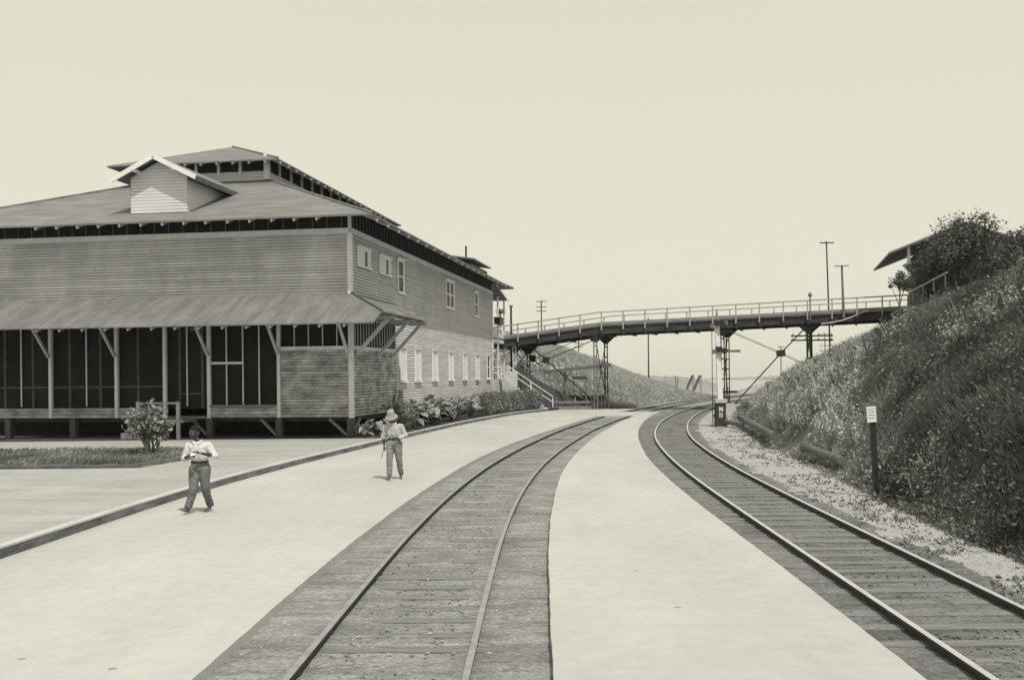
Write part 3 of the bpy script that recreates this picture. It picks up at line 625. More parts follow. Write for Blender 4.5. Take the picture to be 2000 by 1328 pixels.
# grains and stones along the tracks
rs = np.random.default_rng(9); SV, SF = [], []
ico = bmesh.new(); bmesh.ops.create_icosphere(ico, subdivisions=1, radius=1); iv = np.array([v.co[:] for v in ico.verts]); iq = np.array([[v.index for v in f.verts] for f in ico.faces]); ico.free()
def stones(n, fx, y0, y1, z, smin, smax, mt, label):
    y = y0+(y1-y0)*rs.uniform(0, 1, n)**1.7; x = fx(y, rs.uniform(0, 1, n)); s = rs.uniform(smin, smax, n)
    sc3 = s[:, None]*rs.uniform(.6, 1.3, (n, 3))*np.array([1, 1, .6]); V = (iv[None]*(1+rs.uniform(-.2, .2, (n, len(iv), 1))))*sc3[:, None]+np.c_[x, y, np.full(n, z)][:, None]
    Q = (iq[None]+(np.arange(n)*len(iv))[:, None, None]).reshape(-1, 3); tag(npmesh('stones', V.reshape(-1, 3), Q, mt, None, False), label, kind='stuff')
stones(3800, lambda y, u: T1(y)+(u*2-1)*1.42, 7.5, 58, -.104, .008, .026, M['ballast'], 'dark cinders between the left rails')
stones(150, lambda y, u: T1(y)+(u*2-1)*1.42, 9, 56, -.10, .010, .028, M['pebble'], 'scattered pale pebbles on the left track')
stones(3800, lambda y, u: T2(y)+(u*2-1)*1.15, 7.5, 62, -.104, .008, .026, M['ballast_dark'], 'dark cinders between the right rails')
stones(5200, lambda y, u: T2(y)+1.15+u*(TOE(y)-T2(y)-.8), 7.5, 62, -.10, .008, .03, M['gravel'], 'loose gravel on the shoulder')
stones(160, lambda y, u: T2(y)+1.2+u*(TOE(y)-T2(y)-.9), 8, 50, -.095, .02, .05, M['earth'], 'dark clods on the gravel shoulder')

# ================================================================ footbridge
BA = -math.radians(17.0); BO = Vector((4.55, 69.8, 0)); bx = Vector((math.cos(BA), math.sin(BA), 0)); by = Vector((-math.sin(BA), math.cos(BA), 0))
def bl(x, y, dy=0.0):                        # photo pixel -> bridge-local point on the plane y' = dy
    d = ray(x, y); P0 = BO+by*dy; t = (P0-Vector((0, 0, HC))).dot(by)/d.dot(by); P = Vector((0, 0, HC))+d*t-BO
    return Vector((P.dot(bx), P.dot(by), P.z))
FB = empty('footbridge', BO, BA, 'long timber and steel footbridge crossing over the tracks', 'bridge')
def dk(t): return 6.3+t*.112 if t < 0 else 6.3+t*.026    # deck edge height
BW = 4.4; TL, TR = -8.3, 23.5
def run(y0, y1, za, zb, name, mt, ts=(TL, 0, TR)):
    mb = MB()
    for a, b in zip(ts[:-1], ts[1:]):
        mb.add([(a, y0, dk(a)+za), (b, y0, dk(b)+za), (b, y1, dk(b)+za), (a, y1, dk(a)+za), (a, y0, dk(a)+zb), (b, y0, dk(b)+zb), (b, y1, dk(b)+zb), (a, y1, dk(a)+zb)], [(3,2,1,0),(4,5,6,7),(0,1,5,4),(1,2,6,5),(2,3,7,6),(3,0,4,7)])
    return mb.build(name, mt, FB)
run(0, .12, -.76, -.20, 'girder', M['bridge_side']); run(BW-.12, BW, -.76, -.20, 'girder', M['bridge_side']); run(1.6, 1.72, -.72, -.20, 'girder', M['bridge_side'])
run(-.10, BW+.10, -.196, -.10, 'deck', M['bridge_wood']); run(-.13, .05, -.096, .10, 'kerb_board', M['bridge_wood']); run(BW-.05, BW+.13, -.096, .10, 'kerb_board', M['bridge_wood'])
def railing(y, ph, name, mid):
    r = empty(name, (0, 0, 0)); r.parent = FB; me = None
    t = TL+ph
    while t < TR-1:
        top = dk(t)+.80; lo = dk(t)-.50 if y < 1 else dk(t)
        o = MB().box((-.045, -.045, lo), (.045, .045, top-.02)).build('railing_post', M['rail_wood'], r); o.location = (t, y, 0); t += 1.62
    def rr(za, h, w_):
        mb = MB()
        for a, b in ((TL, 0), (0, TR-1.2)): mb.beam((a, y, dk(a)+za), (b, y, dk(b)+za), w_, h)
        mb.build('handrail', M['rail_wood'], r)
    rr(.82, .085, .13)
    if mid: rr(.42, .07, .04)
railing(-.14, .35, 'railing', False); railing(BW+.05, 1.1, 'railing', False)
mb = MB(); t = TL+.4
me0 = None
while t < 21:
    o = MB().box((-.05, -.20, -.09), (.05, BW+.2, 0)).build('cross_beam', M['bridge_side'], FB); o.location = (t, 0, dk(t)-.76); t += 1.62
def lattice(p, q, w_, mt, parent, name='column', dirn=Vector((1, 0, 0))):
    p, q = Vector(p), Vector(q); mb = MB(); L = (q-p).length
    for s in (-1, 1): mb.beam(p+dirn*s*w_/2, q+dirn*s*w_/2, .07, .12, up=(0, 1, 0))
    n = max(2, int(L/.72))
    for i in range(n+1): c = p.lerp(q, (i+.02)/(n+.04)); mb.box((c.x-w_/2, c.y-.03, c.z-.045), (c.x+w_/2, c.y+.03, c.z+.045))
    return mb.build(name, mt, parent)
def bent(t, zb_near, zb_far, near_mt, name='bent'):
    b = empty(name, (t, 0, 0)); b.parent = FB; zt = dk(t)-.77
    y0, y1 = .25, 3.75
    lattice((0, y0, zb_near), (0, y0, zt), .22, near_mt, b); lattice((0.0, y1, zb_far), (0.0, y1, zt), .22, M['steel_dark'], b)
    zl = max(zb_near, zb_far)
    MB().beam((0, y0, zl+.4), (0, y1, zt-.3), .05).beam((0.03, y1, zl+.4), (0.03, y0, zt-.3), .05).beam((0, y0, (zl+zt)/2-.4), (0, y1, (zl+zt)/2-.4), .05).build('cross_brace', M['steel_dark'], b)
    for y in (y0, y1):
        MB().add([(-.75, y-.03, zt), (.75, y-.03, zt), (.14, y-.03, zt-.55), (-.14, y-.03, zt-.55), (-.75, y+.03, zt), (.75, y+.03, zt), (.14, y+.03, zt-.55), (-.14, y+.03, zt-.55)],
            [(3,2,1,0),(4,5,6,7),(0,1,5,4),(1,2,6,5),(2,3,7,6),(3,0,4,7)]).build('haunch_plate', M['steel_dark'], b)
    for y, z in ((y0, zb_near), (y1, zb_far)): MB().box((-.3, y-.3, z-.6), (.3, y+.3, z)).build('footing', M['cement'], b)
    return b
tA, tB_, tC, tD = bl(1003, 700).x, bl(1161.5, 720).x, bl(1411, 720).x, bl(1579, 690).x
for t, a, c, m_ in ((tA, 2.75, 2.6, M['trim']), (tB_, -.02, -.02, M['steel']), (tC, -.02, -.02, M['steel_dark']), (tD, 2.6, 3.6, M['steel_dark'])): bent(t, a, c, m_)
def brace(pts, w_, dy, dbl=0):
    mb = MB(); P = [bl(x, y, dy) for x, y in pts]
    for p, q in zip(P[:-1], P[1:]):
        if dbl:
            for s in (-1, 1): mb.beam(p+Vector((0, 0, s*dbl)), q+Vector((0, 0, s*dbl)), w_)
        else: mb.beam(p, q, w_)
    return mb.build('brace', M['steel_dark'] if not dbl else M['steel'], FB)
def plate(x, y, w_, h, dy, rot=12):
    c = bl(x, y, dy); a = math.radians(rot); mb = MB(); pts = [(-w_/2, -h/2), (w_/2, -h/2), (w_/2, h/2), (-w_/2, h/2)]
    P = [(c.x+u*math.cos(a)-v*math.sin(a), c.z+u*math.sin(a)+v*math.cos(a)) for u, v in pts]
    mb.add([(u, c.y-.04, v) for u, v in P]+[(u, c.y+.04, v) for u, v in P], [(0,1,2,3),(7,6,5,4),(0,4,5,1),(1,5,6,2),(2,6,7,3),(3,7,4,0)]); mb.build('gusset_plate', M['steel_dark'], FB)
brace([(1417, 643), (1525, 690)], .04, .3, .045); brace([(1525, 690), (1577, 714)], .04, .3, .045); brace([(1573, 640), (1525, 690), (1423, 802)], .085, .3)
plate(1525, 690, .62, .46, .3, 5)
brace([(1160, 664), (1066, 703), (1036, 716)], .06, .3); brace([(1038, 678), (1066, 703), (1172, 792)], .08, .3); plate(1066, 703, .52, .46, .3, -10)
brace([(1128, 664), (1045, 700), (1012, 713)], .045, 3.7); brace([(1015, 683), (1045, 704), (1140, 786)], .045, 3.7); plate(1040, 700, .5, .5, 3.7, -8)
MB().box((-.45, -.3, -.3), (.45, .35, .38)).build('footing', M['cement'], FB).location = (bl(1424, 805).x, .3, 0)
# lamp post with ball finial above the right bent, and the hanging hose
MB().tube((tD+.15, -.2, dk(tD)-.5), (tD+.15, -.2, dk(tD)+1.05), .05).lathe((tD+.15, -.2, dk(tD)+1.05), [(.03, 0), (.12, .06), (.15, .16), (.09, .28), (.02, .36)]).build('finial_post', M['mid_wood'], FB)
hs = empty('cable', (0, 0, 0)); tag(hs, 'pale sagging cable along the right end of the bridge girder', 'cable')
mb = MB(); HP = [(1604, 633), (1625, 630.5), (1645, 626), (1665, 619), (1682, 611), (1697, 606)]
def bw_(x, y, dy=0): p = bl(x, y, dy); return BO+bx*p.x+by*p.y+Vector((0, 0, p.z))
mb.path([bw_(x, y, -.3) for x, y in HP], .05); mb.build('cable_run', M['cement'], hs)
MB().box((22.2, -.6, 4.2), (26, 5.2, 6.6)).build('abutment', M['earth'], FB)

# stairs, terrace, wooden stair and shelter at the left end
ST = empty('cement_stairs', (.62, 67.9, -.02)); tag(ST, 'pale cement stairs climbing left behind the hedge', 'stairs')
mb = MB(); n = 13
for i in range(n): mb.box((-.25*(i+1)-.02, .02*i*0, 0 if i == 0 else 0), (-.25*i, 2.4, .18*(i+1)))
mb = MB()
prof = [(0, 0)]
for i in range(n): prof += [(-.25*i, .18*(i+1)), (-.25*(i+1), .18*(i+1))]
prof += [(-.25*n, 0)]; k = len(prof)
mb.add([(x, 0, z) for x, z in prof]+[(x, 2.4, z) for x, z in prof], [tuple(range(k)), tuple(range(2*k-1, k-1, -1))]+[(i, i+k, (i+1) % k+k, (i+1) % k) for i in range(k)])
mb.build('steps', M['cement'], ST)
MB().box((-7.5, .3, 0), (-.25*n-.002, 5.5, 2.33)).build('landing', M['cement'], ST)
def hr(pts, name, parent, mt, posts, r=.03, h=.85):
    mb = MB(); 
    for dz in (h, h*.5): mb.path([(x, y, z+dz) for x, y, z in pts], r)
    mb.build(name, mt, parent)
    for (x, y, z) in posts: MB().box((x-.035, y-.035, z), (x+.035, y+.035, z+h+.02)).build('rail_post', mt, parent)
S1 = [(-3.3, .08, 2.3), (-.2, .08, .15)]
hr([(-5.5, .1, 2.34), (-3.3, .1, 2.34)], 'handrail', ST, M['white'], [(-4.6, .1, 2.34), (-3.3, .1, 2.34)])
MB().box((-3.24, 2.41, .0), (-2.2, 2.56, 2.9)).build('parapet', M['cement'], ST)
hr([(-3.0, 2.66, 2.5), (.45, 2.66, .1)], 'handrail', ST, M['white'], [(-2.5, 2.66, 2.15), (-1.2, 2.66, 1.25), (.42, 2.66, .0)])
WS = empty('wooden_stairs', (-1.35, 71.6, 0)); tag(WS, 'dark wooden staircase under the left end of the footbridge', 'stairs')
mb = MB(); n = 15
mb.add([(0, 0, 2.95), (5.1, 0, 0.05), (5.1, 0, 0), (0, 0, 0), (0, .08, 2.95), (5.1, .08, .05), (5.1, .08, 0), (0, .08, 0)], [(3,2,1,0),(4,5,6,7),(0,1,5,4),(1,2,6,5),(2,3,7,6),(3,0,4,7)]); mb.build('stringer', M['dark_wood'], WS)
mb = MB()
for i in range(n): mb.box((.34*i, .09, 2.9-.19*(i+1)), (.34*i+.36, 1.5, 2.9-.19*(i+1)+.05))
mb.build('treads', M['mid_wood'], WS)
mb = MB(); mb.beam((0, 1.55, 2.75), (5.1, 1.55, -.1), .08, .3); mb.build('stringer', M['dark_wood'], WS)
for y in (.04, 1.56):
    mb = MB()
    for dz in (.9, .45): mb.beam((0, y, 2.95+dz), (5.3, y, .0+dz), .06, .07)
    mb.build('handrail', M['mid_wood'], WS)
    for i in range(4): MB().box((.3+1.55*i-.04, y-.04, 2.8-.86*i*.97-.1), (.3+1.55*i+.04, y+.04, 3.7-.86*i)).build('rail_post', M['mid_wood'], WS)
MB().add([(0, .1, 3.75), (-.8, .1, 2.6), (-1.0, .1, .2), (.9, .1, .2), (.9, .1, 2.2), (0, 1.4, 3.75), (-.8, 1.4, 2.6), (-1.0, 1.4, .2), (.9, 1.4, .2), (.9, 1.4, 2.2)], [(0,1,2,3,4),(9,8,7,6,5),(0,5,6,1),(1,6,7,2),(4,3,8,9),(0,4,9,5),(2,7,8,3)]).build('landing_box', M['dark_wood'], WS)
SH = empty('shelter', (0, 73.6, 0)); tag(SH, 'open timber waiting shelter with a flat roof behind the footbridge leg', 'shelter')
a = at(1063, 727, 73.6); b = at(1192, 713, 73.6)
a.y = b.y = 0
MB().beam(a, b, 2.2, .26).build('roof', M['rail_wood'], SH)
for x in (1086, 1103, 1180): p = at(x, 720, 73.6); zt = a.z+(b.z-a.z)*(p.x-a.x)/(b.x-a.x)-.12; MB().box((p.x-.06, -.9, -.02), (p.x+.06, -.78, zt)).build('post', M['trim' if x == 1086 else 'dark_wood'], SH)
for (x0, y0), (x1, y1) in [((1087, 740), (1100, 725)), ((1103, 737), (1094, 727)), ((1104, 739), (1117, 725)), ((1180, 732), (1168, 718))]:
    p, q = at(x0, y0, 72.8), at(x1, y1, 72.8); p.y = q.y = -.84; MB().beam(p, q, .08).build('brace', M['mid_wood'], SH)
BN = empty('bench', (2.0, 72.9, 0)); tag(BN, 'low dark slatted bench beneath the waiting shelter', 'bench')
MB().box((-.4, 0, .42), (3.2, .5, .5)).build('seat', M['mid_wood'], BN); MB().box((-.4, .5, .55), (3.2, .56, .95)).build('backrest', M['dark_wood'], BN)
for x in (-.3, 1.4, 3.1): MB().box((x-.05, .02, 0), (x+.05, .48, .42)).build('leg', M['dark_wood'], BN)
FN = empty('picket_fence', (3.9, 71.0, 0)); tag(FN, 'short dark picket fence beside the footbridge leg', 'fence')
for i in range(6): MB().box((.25*i, 0, -.02), (.25*i+.1, .04, 1.0+.1*(i % 2))).build('picket', M['dark_wood'], FN)
MB().box((-.1, .041, .5), (1.5, .08, .6)).build('rail', M['dark_wood'], FN)
LF = empty('low_barrier', (1.15, 70.4, 0)); tag(LF, 'low timber barrier at the end of the platform under the bridge', 'barrier')
MB().box((0, 0, .45), (3.1, .06, .60)).build('board', M['mid_wood'], LF)
MB().box((0, 0, .0), (3.1, .05, .22)).build('board', M['mid_wood'], LF)
for x in (.1, 1.5, 2.9): MB().box((x, .07, -.02), (x+.1, .15, .9)).build('post', M['mid_wood'], LF)
SB = empty('notice_board', at(1132, 738, 78)); SB.location.z = 0; zc = at(1132, 738, 78).z; tag(SB, 'long dark signboard on two stakes on the grassy hill', 'sign')
MB().box((-.58, -.02, zc-.12), (.58, .02, zc+.12)).build('board', M['dark_wood'], SB)
for x in (-.5, .5): MB().box((x-.03, .021, .0), (x+.03, .07, zc+.1)).build('stake', M['dark_wood'], SB)

# ================================================================ signal mast
mp = gp(1407, 832, -.1); SG = empty('signal_mast', mp); tag(SG, 'white semaphore signal mast rising from a dark lettered box', 'signal')
MB().box((-.25, -.22, 0), (.25, .25, 1.17)).build('base_box', M['boxpaint'], SG); MB().box((-.29, -.27, 1.171), (.29, .3, 1.36)).build('box_lid', M['cement'], SG)
hz = 4.28
MB().add([(-.125, -.11, 1.361), (.125, -.11, 1.361), (.125, .12, 1.361), (-.125, .12, 1.361), (-.235, -.07, 5.32), (-.015, -.07, 5.32), (-.015, .1, 5.32), (-.235, .1, 5.32)], [(3,2,1,0),(4,5,6,7),(0,1,5,4),(1,2,6,5),(2,3,7,6),(3,0,4,7)]).build('mast', M['white'], SG)
MB().lathe((-.125, .01, 5.32), [(.14, 0), (.15, .06), (.06, .14), (.05, .3), (.012, .62)]).build('pinnacle', M['steel'], SG)
for z, arm in ((5.05, False), (3.75, True)):
    xo = -.02-.05*(z-1.3)/1.0
    MB().box((xo-.10, -.26, z-.02), (xo+.22, -.12, z+.24)).build('lamp_housing', M['steel_dark'], SG)
    MB().tube((xo-.20, -.30, z-.02), (xo-.20, -.25, z-.02), .12, n=18).build('spectacle', M['steel'], SG)
    MB().tube((xo+.34, -.29, z+.02), (xo+.34, -.2, z+.02), .15, n=18).build('spectacle', M['steel_dark'], SG)
    if arm:
        mb = MB(); x0 = xo+.42
        mb.add([(x0, -.24, z-.05), (x0+.78, -.24, z-.06), (x0+.68, -.24, z+.01), (x0+.78, -.24, z+.08), (x0, -.24, z+.05)]+[(x0, -.22, z-.05), (x0+.78, -.22, z-.06), (x0+.68, -.22, z+.01), (x0+.78, -.22, z+.08), (x0, -.22, z+.05)], [(0,1,2,3,4),(9,8,7,6,5),(0,5,6,1),(1,6,7,2),(2,7,8,3),(3,8,9,4),(4,9,5,0)]); mb.build('semaphore_arm', M['steel'], SG)
    else: MB().cbox((xo+.5, -.22, z+.12), (.16, .05, .22)).build('semaphore_arm', M['steel'], SG)
MB().tube((-.40, -.1, .0), (-.40, -.1, 5.05), .02).tube((-.40, -.1, .9), (-.25, -.1, .9), .02).tube((-.40, -.1, 5.05), (-.15, -.1, 5.25), .02).build('rod', M['steel_dark'], SG)
MB().box((-.5, -.2, 0), (-.28, .15, .06)).box((-.34, -.14, .45), (-.26, -.04, .6)).build('crank', M['black'], SG)
def strokes(lines, o, sx, sz, wd, y, name, parent, mt):
    mb = MB()
    for i, ((x0, z0), (x1, z1)) in enumerate(lines): mb.beam((o[0]+x0*sx, y-.0007*i, o[1]+z0*sz), (o[0]+x1*sx, y-.0007*i, o[1]+z1*sz), .012, wd, up=(0, 1, 0)) if False else mb.add(*bar2d(o, sx, sz, x0, z0, x1, z1, wd, y-.0007*i))
    return mb.build(name, mt, parent)
def bar2d(o, sx, sz, x0, z0, x1, z1, wd, y):
    p = np.array([o[0]+x0*sx, o[1]+z0*sz]); q = np.array([o[0]+x1*sx, o[1]+z1*sz]); d = (q-p)/np.linalg.norm(q-p); n = np.array([-d[1], d[0]])*wd/2
    p = p-d*wd/2; q = q+d*wd/2; c = [p-n, q-n, q+n, p+n]; return [(u[0], y, u[1]) for u in c]+[(u[0], y+.012, u[1]) for u in c], [(0,1,2,3),(7,6,5,4),(0,4,5,1),(1,5,6,2),(2,6,7,3),(3,7,4,0)]
strokes([((0, 0), (0, 1)), ((0, 1), (.5, .35)), ((.5, .35), (1, 1)), ((1, 1), (1, 0))], (-.07, .76), .14, .19, .048, -.226, 'letter', SG, M['white'])
strokes([((0, 0), (0, 1)), ((0, 1), (.8, 1)), ((.8, 1), (.9, .78)), ((.9, .78), (.8, .52)), ((0, .5), (.8, .5)), ((.8, .5), (1, .25)), ((1, .25), (.85, 0)), ((.85, 0), (0, 0))], (-.07, .47), .14, .19, .031, -.226, 'letter', SG, M['white'])

# post with small notice, near right
q = gp(1712, 972, GZ+.03); SP = empty('notice_post', q); tag(SP, 'dark leaning post with a small white notice beside the embankment', 'sign post'); SP.rotation_euler = (0, -.045, 0)
MB().cbox((0, 0, .78), (.105, .105, 1.7)).build('post', M['black'], SP)
MB().box((-.13, -.085, 1.60), (.06, -.055, 1.93)).build('notice', M['white'], SP)
for r_, zz in enumerate((1.87, 1.81, 1.75, 1.69)):
    pts = [(-.11+.006*i, -.0865, zz+.006*math.sin(i*2.1+r_)*math.sin(i*.7)) for i in range(24)]; n = len(pts)
    MB().add([(x, y, z-.008) for x, y, z in pts]+[(x, y, z+.006) for x, y, z in pts], [(i, i+1, n+i+1, n+i) for i in range(n-1)]).build('faded_line', M['steel'], SP)

# pipes along the embankment foot
def pipe(pts, r, label):
    o = empty('drain_pipe', pts[0]); mb = MB(); p0 = pts[0]
    for a, b in zip(pts[:-1], pts[1:]): mb.tube(a-p0, b-p0, r, n=14)
    mb.build('pipe', M['pipe'], o)
    mb = MB(); a, b = pts[0]-p0, pts[-1]-p0; d = (b-a).normalized(); mb.tube(a-d*.001, a+d*.08, r*1.25, n=14); mb.build('collar', M['pipe'], o)
    tag(o, label, 'pipe', 'pipes at the foot of the embankment')
pipe([gp(1446, 815, .30), gp(1512, 851, .34)], .14, 'long thick pipe at the embankment foot near the signal mast')
pipe([gp(1572, 873, .30), gp(1645, 900, .26)], .12, 'thick pipe half buried in weeds, nearest the notice post')
pipe([gp(1419, 824, .12), gp(1449, 829, .14)], .11, 'short stub of pipe right beside the dark signal box')
p = bw_(1427, 807, .2); qh = at(1482, 772, 67.5); pipe([p, qh], .16, 'sloping pipe rising from the bridge footing into the weeds')
for i, (x, y) in enumerate([(1478, 845), (1455, 832)]):
    c = gp(x, y, -.05); o = MB().cbox((0, 0, .05), (.75, .22, .14)).build('timber_block', M['mid_wood']); o.location = c; o.rotation_euler = (0, 0, -.3)
    tag(o, ['flat timber block on the gravel below the long pipe', 'flat timber block on the gravel closest to the signal box'][i], 'timber block', 'timber blocks below the pipe')

# ================================================================ poles
def pole(x, ytop, Y, zb, arms, label, r=.11, wpx=20, name='telegraph_pole', lean=0, mt='pole'):
    top = at(x, ytop, Y); o = empty(name, (top.x, top.y, zb)); H = top.z-zb
    MB().tube((lean, 0, 0), (0, 0, H), r, r*.65, 8).build('pole', M[mt], o); hw = wpx/2/F*Y
    for ya in arms:
        z = at(x, ya, Y).z-zb; MB().box((-hw, -r-.07, z-.05), (hw, -r+.02, z+.05)).build('crossarm', M[mt], o)
        mb = MB()
        for i in range(4): xx = -hw*.92+hw*1.84*i/3; mb.tube((xx, -r-.02, z+.051), (xx, -r-.02, z+.2), .035, .02, 6)
        mb.build('insulators', M['cement'], o)
    return tag(o, label, 'telegraph pole', 'telegraph poles around the footbridge')
pole(1057, 587, 130, -1.5, (589, 600, 608), 'pole with three crossarms rising above the left part of the bridge', .12)
pole(998, 596, 76, -.1, (599,), 'thick stub pole with one tiny crossarm beside the gallery', .12, 7)
pole(1130, 661, 140, -2.5, (663, 671, 678), 'pole with three crossarms seen under the bridge above the grassy hill', .12, 18)
pole(1265.8, 620, 100, 1.0, (), 'thin bare pole on the hill crest seen under the middle of the bridge', .09)
pole(1319.5, 735, 300, -19, (), 'left one of the two hazy poles beside the distant cranes', .2)
pole(1323.5, 735, 300, -19, (), 'right one of the two hazy poles beside the distant cranes', .2)
pole(1614, 471, 90, .5, (475,), 'tallest thin pole with one crossarm above the right part of the bridge', .10, 27, lean=.35)
pole(1585, 650, 69, .5, (656, 664.5), 'pole with two long crossarms hidden behind the right bridge leg', .09, 82)
pole(1611, 650, 175, -8, (653, 664, 675, 684.5, 694), 'ladder-like pole with five short crossarms beneath the right bridge deck', .12, 24)
pole(1525, 676, 170, -8, (678,), 'distant thin pole with one small crossarm behind the steel gusset plate', .12, 14)
pp = bl(1648, 612, -.2); tp = bl(1645, 518, -.2); o = empty('bridge_pole', BO+bx*pp.x+by*pp.y+Vector((0, 0, pp.z-.3)), BA)
MB().tube((0, 0, 0), (-.1, 0, tp.z-pp.z+.3), .09, .07, 8).build('pole', M['mid_wood'], o); MB().box((-.58, -.12, tp.z-pp.z+.2), (.38, -.07, tp.z-pp.z+.27)).build('crossarm', M['mid_wood'], o)
tag(o, 'stout pale pole with one crossarm standing against the bridge railing', 'telegraph pole', 'telegraph poles around the footbridge')

# ================================================================ far port
def crane(x, Y, label):
    o = empty('coaling_crane', at(x, 760, Y)); o.location.z = -18.8; p0 = o.location.copy(); P = lambda a, b: at(a, b, Y)-p0
    for s in (-2, 2):
        MB().beam(P(x-17, 772)+Vector((0, s, 0)), P(x, 733)+Vector((0, s, 0)), .55).build('boom', M['crane'], o)
        MB().beam(Vector((P(x+1, 733).x, s, 0)), P(x+1, 732)+Vector((0, s, 0)), .22).build('leg', M['crane'], o)
    mb = MB()
    for i in range(7): a = P(x-17+2.6*i, 772-6*i); mb.beam(a+Vector((0, -2, 0)), a+Vector((0, 2, 0)), .2)
    for i in (1, 4): a = P(x-17+2.6*i, 772-6*i); mb.beam(a, Vector((P(x+1, 700).x, 0, a.z)), .12)
    mb.build('lattice', M['crane'], o); MB().cbox(P(x, 734), (.7, 4, .6)).build('cabin', M['crane'], o)
    tag(o, label, 'crane', 'hazy cranes at the distant port')
crane(1353, 420, 'left one of the two hazy slanting cranes in the distance'); crane(1367.5, 420, 'right one of the two hazy slanting cranes in the distance')
def ridge(name, label, pts, Y, zb, depth, mt, seed, bump_=2.5):
    """a real hill: silhouette heights at depth Y, falling away before and behind"""
    px = np.array([p[0] for p in pts]); py = np.array([p[1] for p in pts]); n = 160; xs_ = np.linspace(px[0], px[-1], n); tops = [at(a, b, Y) for a, b in zip(xs_, np.interp(xs_, px, py))]
    V = []; rows = 15; r_ = np.random.default_rng(seed); nz = r_.normal(size=(n,)); nz = np.convolve(nz, np.ones(3)/3, 'same')
    for j in range(rows):
        f_ = j/(rows-1)*2-1
        for i, t in enumerate(tops):
            h = (t.z-zb)*(1-f_*f_)**.7; V.append((t.x*(1+f_*depth/Y), Y+f_*depth, zb+h+nz[i]*bump_*(1-f_*f_)*min(1, (t.z-zb)/8)*.4))
    i = np.arange(rows*n).reshape(rows, n); Q = np.stack([i[:-1, :-1], i[:-1, 1:], i[1:, 1:], i[1:, :-1]], -1).reshape(-1, 4)
    tag(npmesh(name, V, Q, mt), label, kind='structure')
ridge('hills', 'hazy wooded headland behind the cranes', [(1080, 745), (1200, 737), (1245, 729), (1262, 733), (1280, 734), (1300, 736), (1318, 733), (1335, 738), (1365, 739), (1390, 745), (1402, 749.5)], 1150, -20, 120, M['farwood'], 3)
ridge('hills', 'pale far shore along the horizon', [(1340, 742), (1400, 738), (1440, 737), (1480, 735), (1540, 733), (1640, 730), (1900, 728)], 3200, -22, 300, M['farwood'], 4, 4)
ridge('hills', 'low grassy point running down to the bay on the right', [(1405, 776), (1430, 768), (1455, 757), (1480, 750), (1510, 742), (1560, 737), (1700, 733)], 420, -20, 110, M['farearth'], 5, 1)
wg = empty('railway_wagon', at(1425, 776, 150)); tag(wg, 'small dark open wagon far along the tracks behind the mast', 'wagon')
MB().box((-.9, -2, .5), (.9, 2, .95)).build('body', M['black'], wg); MB().box((-.95, -2.05, .96), (.95, 2.05, 1.05)).build('rim', M['steel_dark'], wg)
for s in (-.7, .7): MB().tube((s-.06, -1.5, .3), (s+.06, -1.5, .3), .3, n=14).build('wheel', M['black'], wg)

# ================================================================ house and trees on the right hilltop
hp = Vector((24.2, 60, 6.9)); HH = empty('hillside_house', hp, -.25); tag(HH, 'dark house with low roof and white veranda post among the hilltop trees', 'house')
er = at(1760, 493, 57)-hp
mb = MB(); zE = er.z; xE = er.x+.1
mb.slab([(xE, -4, zE), (xE+4.2, -4, zE+1.6), (xE+4.2, 6, zE+1.6), (xE, 6, zE)], .12).slab([(xE+4.2, -4, zE+1.599), (xE+8.4, -4, zE), (xE+8.4, 6, zE), (xE+4.2, 6, zE+1.599)], .12); mb.build('roof', M['roof'], HH)
MB().box((xE+2.2, -2.5, -.5), (xE+7.2, 5, zE+.5)).build('wall', M['dark_wood'], HH)
MB().box((xE+1.1, -3.2, .4), (xE+1.27, -3.03, zE+.35)).build('post', M['white'], HH); MB().box((xE+7.3, -3.2, -.5), (xE+7.45, -3.05, zE+.3)).build('post', M['white'], HH)
MB().box((xE+.8, -3.4, -.6), (xE+7.6, 5, -.45)).build('floor', M['mid_wood'], HH)
MB().box((xE+3.6, -2.53, .8), (xE+4.6, -2.49, 2.2)).build('window', M['glass'], HH)
def tree(base, H, crowns, n, label, name='tree', size=.11, cat='tree', rt_=.09, group='trees on the hilltop', mt='leaf_tree', tone=1.):
    rng = np.random.default_rng(int(abs(base.x*37+base.y*11))); o = empty(name, base); mb = MB()
    hub = Vector((0, 0, H*.45)); mb.tube((0, 0, -.3), hub, rt_, rt_*.75, 8)
    for c, r in crowns: e_ = Vector(c); m_ = hub.lerp(e_, .5)+Vector((0, 0, .1)); mb.path([hub, m_, e_], [rt_*.6, rt_*.4, rt_*.15], 6)
    mb.build('trunk', M['bark'], o); parts = []
    for c, r in crowns: parts.append(leaves(int(n*r[0]*r[2]), c, r, size, rng, shell=.25))
    V, Q, T = joinq(parts); npmesh('crown', V, Q, M[mt], o, False, T*tone); return tag(o, label, cat, group)
def hz_(x, y): return float(hill_r(np.array(x), np.array(y)))
def at_hill(px, Y): X_ = at(px, 600, Y).x; return Vector((X_, Y, hz_(X_, Y)))
b_ = at_hill(1757, 56); c_ = at(1757, 550, 56)-b_; u_ = .03
tree(b_, c_.z, [((c_.x, 0, c_.z), (.55, .5, .55)), ((c_.x+.35, .1, c_.z-.3), (.35, .35, .35)), ((c_.x-.55, 0, c_.z-.25), (.16, .2, .16)), ((c_.x+.1, 0, c_.z+.4), (.3, .3, .3))], 2600, 'small round airy tree above the right end of the bridge', size=.06, rt_=.05)
b_ = at_hill(1776, 54); c_ = at(1773, 520, 54)-b_
tree(b_, c_.z, [((c_.x, 0, c_.z), (.22, .22, .28)), ((c_.x+.1, 0, c_.z-.9), (.3, .3, .4))], 2200, 'thin spindly sapling beside the hilltop house', size=.07, rt_=.04)
